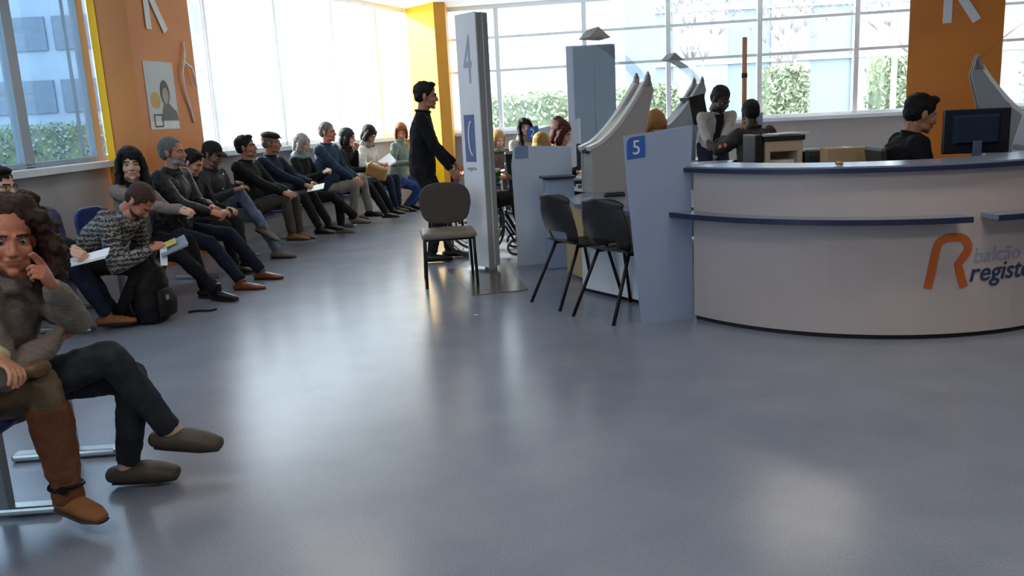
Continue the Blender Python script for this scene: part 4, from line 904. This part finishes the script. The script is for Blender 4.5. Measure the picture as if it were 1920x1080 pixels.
R['p11'] = person('grey-haired person with a pale teal scarf and dark coat, legs crossed', W(566, 270, 10.75), -16, PALE, 'bob', HLG, ('coat', blk), blk, sGrey,
    lean=4, look=(0, 10, 0), fem=1, vox=FV, feet=[W(668, 408, 10.85), W(640, 428, 10.9)], hands=[W(606, 324, 10.6), W(612, 321, 10.8)], hposes=('grip', 'grip'), collar='scarf', sleevec=teal, hem=.2)
R['p12'] = person('person with receding short grey hair, blue jacket and pale khaki trousers', W(614, 247, 11.3), -16, RED, 'crop', HGR, ('jacket', bjk), kha, sBlack,
    lean=3, look=(5, 0, 0), vox=FV, feet=[W(664, 402, 11.25), W(693, 395, 11.6)], hands=[W(663, 336, 11.15), W(669, 333, 11.35)], hposes=('relaxed', 'relaxed'), scale=1.05, bulk=1.15)
R['p13'] = person('dark-haired person in black jacket with a hand at the chin and a tan bag', W(652, 258, 11.85), -16, PALE, 'bob', HBLK, ('jacket', blk), blk, sBlack,
    lean=8, look=(5, 8, 0), fem=1, vox=FV, feet=[W(724, 398, 11.7), W(735, 392, 12.0)], hands=[W(690, 318, 11.6), W(668, 280, 11.7)], hposes=('relaxed', 'relaxed'), collar='high', hem=.15)
R['p14'] = person('dark-haired person in white coat and grey fur scarf reading papers', W(692, 252, 12.4), -18, FAIR, 'bob', HBLK, ('coat', crc), navt, sBlack,
    lean=8, look=(-10, 30, 0), fem=1, vox=FV, feet=[W(742, 388, 12.3), W(748, 384, 12.6)], hands=[W(715, 308, 12.1), W(722, 304, 12.3)], hposes=('grip', 'grip'), collar='scarf', sleevec=wfur)
R['p15'] = person('auburn-haired person in grey-green jacket and blue jeans, last in the wall row', W(752, 247, 13.15), -20, FAIR, 'bob', HGIN, ('jacket', grn), dnb, sBlack,
    lean=6, look=(-60, 20, 0), fem=1, vox=FV, feet=[W(760, 388, 13.1), W(770, 384, 13.3)], hands=[W(768, 305, 12.9), W(772, 300, 13.1)])
# --- middle
R['p16'] = person('standing person in black sweater seen in profile behind the brown padded chair', W(799, 180, 8.35), 2, RED, 'short', HBLK, ('sweater', cloth('black_plain', '16161a', bump=.15)), cloth('dark_trousers', '1c1c22'), sBlack,
    seat=.93, lean=2, hunch=4, look=(-2, 4, 0), vox=.010, feet=[V((-.78, 8.22, .09)), V((-.62, 8.48, .09))], hands=[W(845, 318, 8.15), W(852, 306, 8.45)], epoles=[(.5, -1, -.3), (.5, -1, -.3)], hposes=('relaxed', 'relaxed'), scale=1.03, hem=.0, bulk=.98)
R['p17'] = person('person in green jacket sitting in the wheelchair half hidden by the totem', W(899, 250, 8.62), -4, FAIR, 'bob', HBR, ('jacket', green), chl, sBlack,
    lean=4, look=(0, 5, 0), fem=1, vox=FV, seat=.52, feet=[V((.14, 8.50, .17)), V((.14, 8.74, .17))], hands=[W(935, 335, 8.6), W(938, 328, 8.9)])
R['p18'] = person('dark-haired person in a cream coat and tan scarf left of the number 2 screen', W(984, 240, 11.6), -75, PALE, 'long', HBLK, ('coat', crc), nav, sBlack, lean=2, look=(-5, -8, 12), fem=1, vox=FV, collar='scarf', sleevec=tsc)
R['p18b'] = person('person in a brown fur coat sitting behind the wheelchair', W(934, 262, 12.4), -60, PALE, 'bob', HBL, ('coat', brc), khb, sBlack, lean=3, look=(0, 12, 0), fem=1, vox=FV, collar='scarf', sleevec=wfur)
R['p19'] = person('blonde person low behind the pale divider screen', W(1016, 272, 9.35), 60, PALE, 'bob', HBL, ('sweater', crm), nav, sBlack, lean=14, look=(0, 12, 0), fem=1, vox=FV)
R['p20'] = person('auburn-haired person at the monitor behind the pale divider screen', W(1053, 250, 8.75), -12, PALE, 'bob', HRED, ('sweater', blk), nav, sBlack, lean=6, look=(-10, 18, 0), fem=1, vox=FV, hands=[W(1082, 322, 8.3), W(1086, 318, 8.5)], hposes=('flat', 'flat'))
R['p20b'] = person('dark-haired person just showing above the number 2 screen', W(1047, 237, 11.2), -90, FAIR, 'short', HBLK, ('jacket', blk), nav, sBlack, lean=2, vox=FV)
R['p21'] = person('ginger-blonde person whose head shows above the number 5 screen', W(1228, 233, 7.9), -80, PALE, 'bob', ('ginger_blonde', 'c48e54'), ('sweater', crm), nav, sBlack, lean=16, look=(0, 45, 0), fem=1, vox=FV)
# --- right
R['p22'] = person('standing person in grey jacket over black shirt, leaning on the desk and looking down', W(1351, 192, 9.95), -80, DK, 'crop', HBLK, ('jacket', gcoat), nav, sBlack,
    seat=.92, lean=16, hunch=14, look=(18, 30, 0), vox=.011, hscale=1.22, hands=[W(1330, 274, 9.45), W(1350, 276, 9.42)], epoles=[(.5, -.6, -.8), (-.5, -.6, -.8)], hposes=('flat', 'flat'), scale=1.04, bulk=.98, beard=2, hem=.05)
R['p23'] = person('seated person seen from behind in a dark jacket with red and white marks', W(1407, 212, 8.95), 120, DK, 'crop', HBLK, ('jacket', sred), nav, sBlack,
    lean=6, hunch=4, look=(-28, 8, 0), vox=.011, hands=[V((2.60, 9.2, .80)), W(1356, 276, 9.25)], epoles=[(1, 0, -.6), (-1, 0, -.4)], scale=1.06, bulk=1.3)
R['p24'] = person('seated clerk in black shirt in profile facing the monitor behind the counter', W(1727, 214, 6.5), -6, TAN, 'short', ('jet', '0e0a0b'), ('shirt', cloth('black_shirt', '131316', bump=.15)), nav, sBlack,
    lean=12, hunch=8, look=(4, 14, 0), vox=.010, hscale=1.15, hands=[W(1790, 330, 6.25), W(1795, 325, 6.5)], hposes=('flat', 'flat'), scale=1.05, bulk=1.25)
for i in (0, 1): sock(R['w2'], i, mat('pale_sock', 'c9a896', .8))
# --- clothing extras as children
I = R['p22']                                                       # black shirt front under the open jacket
mb = MB(); mb.loft([I['P0']+V((0, .10, .0)), I['M']+V((0, .085, 0)), I['N']+V((0, .06, -.10)), I['N']+V((0, .045, .0))], [(.055, .075), (.05, .07), (.045, .065), (.06, .04)], (1, 0, 0), 16); v, f = voxel(mb, .009, 2); link_mesh('shirt', v, f, cloth('black_tee', '0f0f12', bump=.1), I['root'])
I = R['p24']
mb = MB(); c0 = I['N']+V((0, .075, -.045)); mb.ell(c0, (.02, .008, .014)); mb.build('collar_pin', mat('collar_white', 'bdb8b0', .6), I['root'])
def capmesh(I, kind, m):
    MH = I['MH']; Hd = I['head']; mb = MB()
    if kind == 'beret': mb.ell((0, -.01, .085), (.098, .118, .052), Matrix.Rotation(-.12, 3, 'X'), 22, 12); mb.loft([(0, .06, .075), (0, .128, .052)], [(.055, .010), (.035, .006)], (1, 0, 0), 16)
    else:
        mb.ell((0, -.018, .060), (.086, .105, .085), n=22, k=12); mb.loft([(0, .06, .055), (0, .115, .045), (0, .155, .030)], [(.070, .012), (.066, .009), (.040, .006)], (1, 0, 0), 18)
    v, f = voxel(mb, .006, 3); link_mesh('cap', [tuple(MH @ V(p)+Hd) for p in v], f, m, I['root'])
capmesh(R['p8'], 'cap', cloth('dark_cap', '211d1c')); capmesh(R['p10'], 'beret', cloth('flat_cap', '2a2320'))
mb = MB(); I = R['p3']                                              # spectacles
for s_ in (-1, 1):
    P_ = [I['MH'] @ V((s_*.031+.024*cos(a), .100, .0+.017*sin(a)))+I['head'] for a in [2*pi*j/16 for j in range(17)]]; mb.tube(P_, .0018, 6)
    mb.tube([I['MH'] @ V((s_*.055, .098, .003))+I['head'], I['MH'] @ V((s_*.076, .0, .003))+I['head']], .0018, 6)
mb.tube([I['MH'] @ V((-.008, .101, .003))+I['head'], I['MH'] @ V((.008, .101, .003))+I['head']], .0018, 6)
mb.build('spectacles', mBlackM, I['root'])
# tall boots of the foreground person
I = R['w1']; suede = mat('brown_suede', '6b3d22', .8, var=.25, vscale=9, bump=.3, bscale=30); suede2 = mat('boot_foot', '86552a', .75, var=.15, vscale=9, bump=.2)
for i in (0, 1):
    A_, K_ = I['A'][i], I['K'][i]; d_ = (K_-A_).normalized(); mb = MB()
    mb.loft([A_+V((0, .0, -.02)), A_+d_*.05, A_+d_*.12, A_+d_*.22, A_+d_*.33], [(.052, .058), (.050, .053), (.060, .063), (.070, .072), (.072, .074)], (1, 0, 0), 20)
    v, f = voxel(mb, .007, 2, [(.05, .014)]); b_ = shoe(I['root'], A_, pi/2+radians((-3, -28)[i]), 0, suede2, 'boot', .98, mat('boot_sole', '3a2416', .7)); tag(link_mesh('boot_shaft', v, f, suede, b_), 'darker brown slouched suede shaft')
    mb = MB(); c0 = A_+d_*.035; mb.loft([c0+V((.052*cos(a), .058*sin(a), .004*sin(2*a))) for a in [2*pi*j/20 for j in range(21)]], [.007]*21, None, 8, closed_tip=0); mb.box(c0+V((.052, .02, 0)), (.012, .03, .022)); mb.build('ankle_strap', mBlackM, b_)
# ------------------------------------------------------------------ benches under the people
def bench_for(keys, label, extra=(), legs=None):
    P_ = [V((R[k]['root'].location.x, R[k]['root'].location.y)) for k in keys]+[V(e) for e in extra]; n = len(P_)
    c_ = sum(P_, V((0, 0)))/n; d = (P_[-1]-P_[0]) if not extra else (P_[len(keys)-1]-P_[0])
    d = d.normalized(); f_ = V((d.y, -d.x)); ang = atan2(f_.y, f_.x); R2 = V((sin(ang), -cos(ang)))
    offs = sorted((p-c_).dot(R2) for p in P_)
    lg = [offs[0]+.27]+([offs[len(offs)//2]+.27] if n > 3 else [])+[offs[-1]-.27]
    return bench((c_.x-f_.x*.02, c_.y-f_.y*.02), ang, offs, label, lg)
bench((-2.06, 3.16), radians(3), [-.12, .42], 'blue beam bench in the left foreground under the person in clogs', [-.36, .2])
bench_for(['p3', 'p4', 'p5', 'p6', 'p7'], 'blue beam bench along the left windows under the person in the patterned jacket')
bench_for(['p8', 'p9', 'p10', 'p11'], 'blue beam bench under the people in caps beyond the orange pillar')
bench_for(['p12', 'p13', 'p14', 'p15'], 'blue beam bench at the far end of the wall row')
bench((-3.74, 6.85), radians(-5), [-.3, .25], 'empty blue bench seats against the low wall behind the person in the patterned jacket', [0])
for k, lab in (('p18', 'blue bench seat under the person in the cream coat'), ('p18b', 'blue bench seat under the person in the brown fur coat'), ('p20b', 'blue bench seat behind the number 2 screen')):
    r_ = R[k]['root']; bench((r_.location.x, r_.location.y), R[k]['th'], [0], lab, [0])
# office chairs of clerks
def office_chair(loc, ang, label):
    c = empty('office_chair', (loc[0], loc[1], 0), ang-pi/2, label, 'chair')
    mb = MB(); mb.box((0, .02, .42), (.48, .46, .07), bev=.03); mb.build('seat', mDark, c)
    mb = MB(); mb.box((0, -.27, .78), (.44, .06, .50), rot=Matrix.Rotation(.14, 3, 'X'), bev=.028); mb.build('backrest', mDark, c)
    mb = MB(); mb.tube([(0, -.05, .40), (0, -.29, .44), (0, -.31, .66)], .02); mb.build('back_arm', mDark, c)
    mb = MB(); mb.loft([(0, 0, .10), (0, 0, .40)], [.03, .025], n=12); mb.build('column', mBlackM, c)
    for i in range(5):
        a = 2*pi*i/5; mb = MB(); mb.tube([(0, 0, .10), (.26*cos(a), .26*sin(a), .075)], .018); l_ = mb.build('foot', mBlackM, c)
        mb = MB(); mb.cap((.26*cos(a)-.015, .26*sin(a), .03), (.26*cos(a)+.015, .26*sin(a), .03), .03, .03); mb.build('castor', mDark, l_)
    return c
for k, lab in (('p24', 'black office chair of the clerk behind the counter'), ('p23', 'black office chair of the seated person in the patterned jacket'), ('p19', 'office chair under the blonde person behind the pale screen'), ('p20', 'office chair of the auburn-haired person at the monitor'), ('p21', 'office chair under the ginger-blonde person behind the number 5 screen')):
    r_ = R[k]['root']; sh_ = .22 if k == 'p24' else 0; office_chair((r_.location.x+sh_*cos(R[k]['th']), r_.location.y+sh_*sin(R[k]['th'])), R[k]['th'], lab)
# ------------------------------------------------------------------ wheelchair
wc = empty('wheelchair', (R['p17']['root'].location.x, R['p17']['root'].location.y, 0), 0, 'wheelchair with large spoked wheels behind the totem', 'wheelchair')
mTyre = mat('tyre_grey', '4a4542', .7); mRim = mat('rim_metal', 'a8a8a6', .3, .8)
for s_ in (-1, 1):
    y_ = s_*.29; mb = MB(); mb.tube([(-.02+.30*cos(a), y_, .31+.30*sin(a)) for a in [2*pi*j/36 for j in range(37)]], .015, 8); wh = mb.build('wheel', mTyre, wc)
    mb = MB(); mb.tube([(-.02+.265*cos(a), y_+s_*.03, .31+.265*sin(a)) for a in [2*pi*j/36 for j in range(37)]], .007, 6); mb.build('hand_rim', mRim, wh)
    for j in range(12):
        a = 2*pi*j/12; mb = MB(); mb.tube([(-.02+.03*cos(a), y_, .31+.03*sin(a)), (-.02+.29*cos(a), y_, .31+.29*sin(a))], .004, 5); mb.build('spoke', mRim, wh)
    mb = MB(); mb.cap((-.02, y_-.03, .31), (-.02, y_+.03, .31), .03, .03); mb.build('hub', mDark, wh)
    mb = MB(); mb.tube([(.38+.07*cos(a), y_*.85, .085+.07*sin(a)) for a in [2*pi*j/16 for j in range(17)]], .015, 6); mb.build('castor', mTyre, wc)
    mb = MB(); mb.tube([(-.24, y_*.85, .98), (-.20, y_*.85, .92), (-.20, y_*.85, .30), (.30, y_*.85, .30), (.38, y_*.85, .16)], .012); mb.tube([(-.2, y_*.85, .66), (.18, y_*.85, .66), (.25, y_*.85, .58), (.25, y_*.85, .30)], .012); mb.build('frame', mBlackM, wc)
    mb = MB(); mb.box((.0, y_*.86, .69), (.28, .05, .03), bev=.01); mb.build('armrest', mDark, wc)
    mb = MB(); mb.tube([(.30, y_*.5, .42), (.46, y_*.5, .12)], .010); mb.box((.50, y_*.5, .11), (.16, .12, .015)); mb.build('footrest', mBlackM, wc)
mb = MB(); mb.box((.02, 0, .42), (.42, .44, .04), bev=.015); mb.build('seat', mDark, wc); mb = MB(); mb.box((-.215, 0, .68), (.03, .44, .42), bev=.012); mb.build('backrest', mDark, wc)
# ------------------------------------------------------------------ things held or lying about
mPaper = mat('white_paper', 'e4e2de', .6, var=.02)
def sheets(name, p, dims, rx, ry, rz, label, cat, m=mPaper, n=3):
    mb = MB(); 
    for i in range(n): mb.box((0.002*i, .003*i, .0022*i), (dims[0], dims[1], .0016), .03*i)
    o = mb.build(name, m); o.location = p; o.rotation_euler = (rx, ry, rz); return tag(o, label, cat)
sheets('magazine', W(158, 486, 5.6)+V((0.02, 0, .0)), (.27, .15), .25, -.18, .15, 'white magazine held by the person in the dark coat at the left edge', 'magazine', n=5)
sheets('tablet', W(325, 463, 6.1), (.20, .13), .5, -.35, .3, 'grey tablet held by the person in the patterned jacket', 'tablet', mat('tablet_grey', '8a8f96', .3), 4)
sheets('yellow_note', W(318, 461, 6.1)+V((0, 0, .02)), (.10, .07), .5, -.35, .3, 'yellow note on top of the grey tablet', 'note', mat('yellow_note', 'c9b25a', .6), 1)
sheets('paper_slip', W(307, 480, 6.05), (.05, .14), 1.3, 0, .1, 'white paper slip hanging from the hand of the person in the patterned jacket', 'paper', n=1)
sheets('paper', W(592, 352, 10.0), (.20, .14), .4, -.15, 0, 'white paper held by the person in the flat cap', 'paper', n=2)
sheets('folder', W(722, 306, 12.15), (.28, .20), .7, -.5, .2, 'white and blue papers held by the person in the grey fur scarf', 'papers', n=4)
mb = MB(); mb.box((0, 0, 0), (.30, .08, .19), bev=.03); mb.tube([(-.12, 0, .08), (-.08, 0, .13), (.08, 0, .13), (.12, 0, .08)], .01); v, f = voxel(mb, .008, 2); me_ = MB(); me_.add([tuple(p) for p in v], f, 0, True); o = me_.build('handbag', mat('tan_leather', 'a97c46', .5)); o.location = W(706, 322, 11.45); o.rotation_euler = (.2, .35, -.2); tag(o, 'tan leather handbag on the lap of the dark-haired person in black', 'bag')
# backpack
bp_ = empty('backpack', (-2.72, 6.18, 0), radians(80), 'black backpack standing on the floor before the person in the patterned jacket', 'backpack'); mBag = cloth('bag_nylon', '121214', rough=.6)
mb = MB(); mb.loft([(0, 0, .03), (0, .0, .12), (0, -.01, .30), (0, -.02, .42), (0, -.02, .47)], [(.15, .10), (.165, .115), (.155, .10), (.115, .075), (.05, .04)], (1, 0, 0), 20); v, f = voxel(mb, .009, 2, [(.08, .02)]); link_mesh('bag_body', v, f, mBag, bp_)
mb = MB(); mb.loft([(0, -.11, .06), (0, -.12, .16), (0, -.10, .25)], [(.11, .04), (.115, .045), (.09, .03)], (1, 0, 0), 18); v, f = voxel(mb, .009, 2); link_mesh('front_pocket', v, f, mBag, bp_)
mb = MB(); mb.tube([(-.04, .0, .47), (-.03, .0, .52), (.03, .0, .52), (.04, .0, .47)], .008); mb.build('handle', mBag, bp_)
for s_ in (-1, 1):
    mb = MB(); mb.tube([(s_*.07, .07, .42), (s_*.09, .14, .30), (s_*.09, .13, .12), (s_*.12, .08, .05)], .014); mb.build('shoulder_strap', mBag, bp_)
mb = MB(); mb.box((-.05, -.155, .20), (.03, .01, .035)); tag(mb.build('badge', mChrome, bp_), 'small silver badge')
mb = MB(); mb.tube([(.0, 0, 0), (.08, .03, .0), (.16, .01, .0), (.20, .06, 0)], .008); o = mb.build('loose_strap', mBag); o.location = (-2.56, 6.42, .010); tag(o, 'loose black strap end lying on the floor right of the backpack', 'strap')
# bag of the foreground person
hb = empty('handbag', W(45, 690, 2.80), radians(-20), 'brown handbag on the lap of the person in tall boots', 'bag'); mTanB = mat('brown_bag_leather', '6d4f30', .5, var=.15)
mb = MB(); mb.loft([(-.09, 0, 0), (0, 0, .01), (.08, 0, -.0)], [(.055, .035), (.075, .045), (.045, .03)], (0, 1, 0), 16); v, f = voxel(mb, .007, 2, [(.04, .012)]); link_mesh('bag_body', v, f, mTanB, hb)
mb = MB(); mb.tube([(-.08, -.05, .02), (-.03, -.10, .0), (-.01, -.12, -.10), (-.05, -.12, -.16)], .007); mb.build('strap', mat('strap_beige', 'b49a76', .6), hb)
# brown garment hem of tablet person seen between knees: folded brown coat on the bench
mb = MB(); mb.loft([(-2.55, 4.6, .40), (-2.35, 4.7, .34), (-2.15, 4.75, .25)], [(.10, .05), (.12, .06), (.06, .04)], (0, 1, 0), 16)
# monitor + printer + box on the right
def monitor(loc, rz, w_, h_, label, zb):
    m_ = empty('monitor', loc, rz, label, 'monitor')        # screen faces +y locally (away from the camera)
    mb = MB(); mb.box((0, 0, zb+h_/2), (w_, .035, h_), bev=.008); mb.build('casing', mat('monitor_black', '10141c', .25), m_)
    mb = MB(); c0 = zb+h_/2; a = [(-w_*.36, -.017, c0-h_*.30), (w_*.36, -.017, c0-h_*.30), (w_*.36, -.017, c0+h_*.40), (-w_*.36, -.017, c0+h_*.40)]; b_ = [(x*.8, -.06, c0+(z-c0)*.8) for x, _, z in a]
    mb.add(a+b_, [(0, 1, 5, 4), (1, 2, 6, 5), (2, 3, 7, 6), (3, 0, 4, 7), (4, 5, 6, 7)]); mb.build('back_cover', mat('monitor_blue_black', '18243a', .25), m_)
    mb = MB(); mb.box((0, -.05, zb*.5+.06), (.06, .03, zb+.06), bev=.006); mb.build('stand', mat('stand_grey', '4a5566', .35), m_); mb = MB(); mb.box((0, -.02, .008), (.24, .18, .016), bev=.006); mb.build('foot', mDark, m_)
    mb = MB(); mb.box((0, .0185, zb+h_/2), (w_*.93, .003, h_*.88)); mb.build('display', mat('display_black', '0a0c10', .1), m_)
    return m_
monitor((3.33, 5.95, .74), radians(-14), .43, .31, 'black flat monitor seen from behind on the reception counter desk', .235)
mb = MB(); mb.box((0, 0, .09), (.16, .20, .18), bev=.03); o = mb.build('desk_telephone_base', mDark); o.location = (3.07, 5.98, .74); o.name = 'loudspeaker'; tag(o, 'rounded black loudspeaker at the left of the black monitor', 'loudspeaker')
monitor((.80, 8.35, .722), radians(60), .38, .26, 'small dark monitor behind the silver arched partition base', .12)
mb = MB(); mb.box((0, 0, .012), (.40, .15, .02), bev=.004); o = mb.build('keyboard', mDark); o.location = (.74, 8.2, .723); o.rotation_euler = (0, 0, .3)
for i in range(4): pass
tag(o, 'black keyboard under the hands of the auburn-haired person', 'keyboard')
# printer stand desk behind the counter
mb = MB(); mb.box((2.75, 7.85, .70), (1.5, .6, .035)); 
for sx in (2.06, 3.44): mb.box((sx, 7.85, .34), (.04, .54, .69))
o = mb.build('side_table', mPanel); tag(o, 'side table behind the counter carrying the printer', 'table')
pr = empty('printer', (2.53, 7.82, .7175), radians(3), 'beige and black desktop printer with papers on top behind the counter', 'printer'); mPr = mat('printer_beige', 'c4ab8c', .5, var=.03)
for nm, c_, d_ in (('side', (-.150, 0, .17), (.05, .34, .34)), ('side', (.150, 0, .17), (.05, .34, .34)), ('base', (0, 0, .045), (.28, .34, .09)), ('top_cover', (0, 0, .29), (.28, .34, .10)), ('back', (0, .14, .165), (.28, .05, .15))):
    mb = MB(); mb.box(c_, d_, bev=.008); mb.build(nm, mPr, pr)
mb = MB(); mb.box((0, 0, .36), (.38, .38, .05), bev=.01); mb.build('scanner_lid', mDark, pr); mb = MB(); mb.box((0, .02, .13), (.26, .24, .06), bev=.01); mb.build('paper_stack', mPaper, pr)
mb = MB(); mb.box((0, -.02, .165), (.27, .20, .15)); 
mb = MB(); mb.box((-.235, 0, .20), (.07, .34, .40), bev=.01); mb.build('side_unit', mDark, pr)
sheets('paper_pile', (2.60, 7.80, 1.108), (.34, .24), 0, 0, .3, 'loose white papers lying on top of the printer', 'papers', n=5)
mb = MB(); mb.box((0, 0, .12), (.26, .34, .24), bev=.05); o = mb.build('office_machine', mDark); o.location = (2.86, 7.85, .7175); tag(o, 'rounded black office machine right of the printer', 'office machine')
bx_ = empty('cardboard_box', (2.86, 7.05, .74), radians(-6), 'plain beige cardboard box standing behind the counter top', 'box'); mCard = mat('cardboard', 'b8966c', .8, var=.05)
mb = MB(); mb.box((0, 0, .13), (.36, .24, .26), bev=.003); mb.build('carton', mCard, bx_); mb = MB(); mb.box((0, 0, .2615), (.05, .24, .002)); tag(mb.build('tape', mat('box_tape', 'c8ab82', .3), bx_), 'paler packing tape')
mb = MB(); mb.box((2.95, 7.06, .37), (.7, .5, .74)); o = mb.build('low_cabinet', mPanelW); tag(o, 'low cabinet under the cardboard box behind the counter', 'cabinet')
mb = MB(); mb.ell((0, 0, .014), (.02, .015, .013)); mb.ell((.018, 0, .01), (.012, .012, .010)); o = mb.build('desk_ornament', mat('gold_ornament', 'b98a4a', .35, .5)); o.location = V((1.93, 4.86, 1.022)); tag(o, 'tiny gold ornament on the counter top before the printer', 'ornament')
mb = MB(); mb.box((0, 0, 0), (.03, .02, .001)); o = mb.build('paper_scrap', mPaper); o.location = G(892, 590, .002); tag(o, 'tiny white scrap on the floor before the totem', 'scrap')
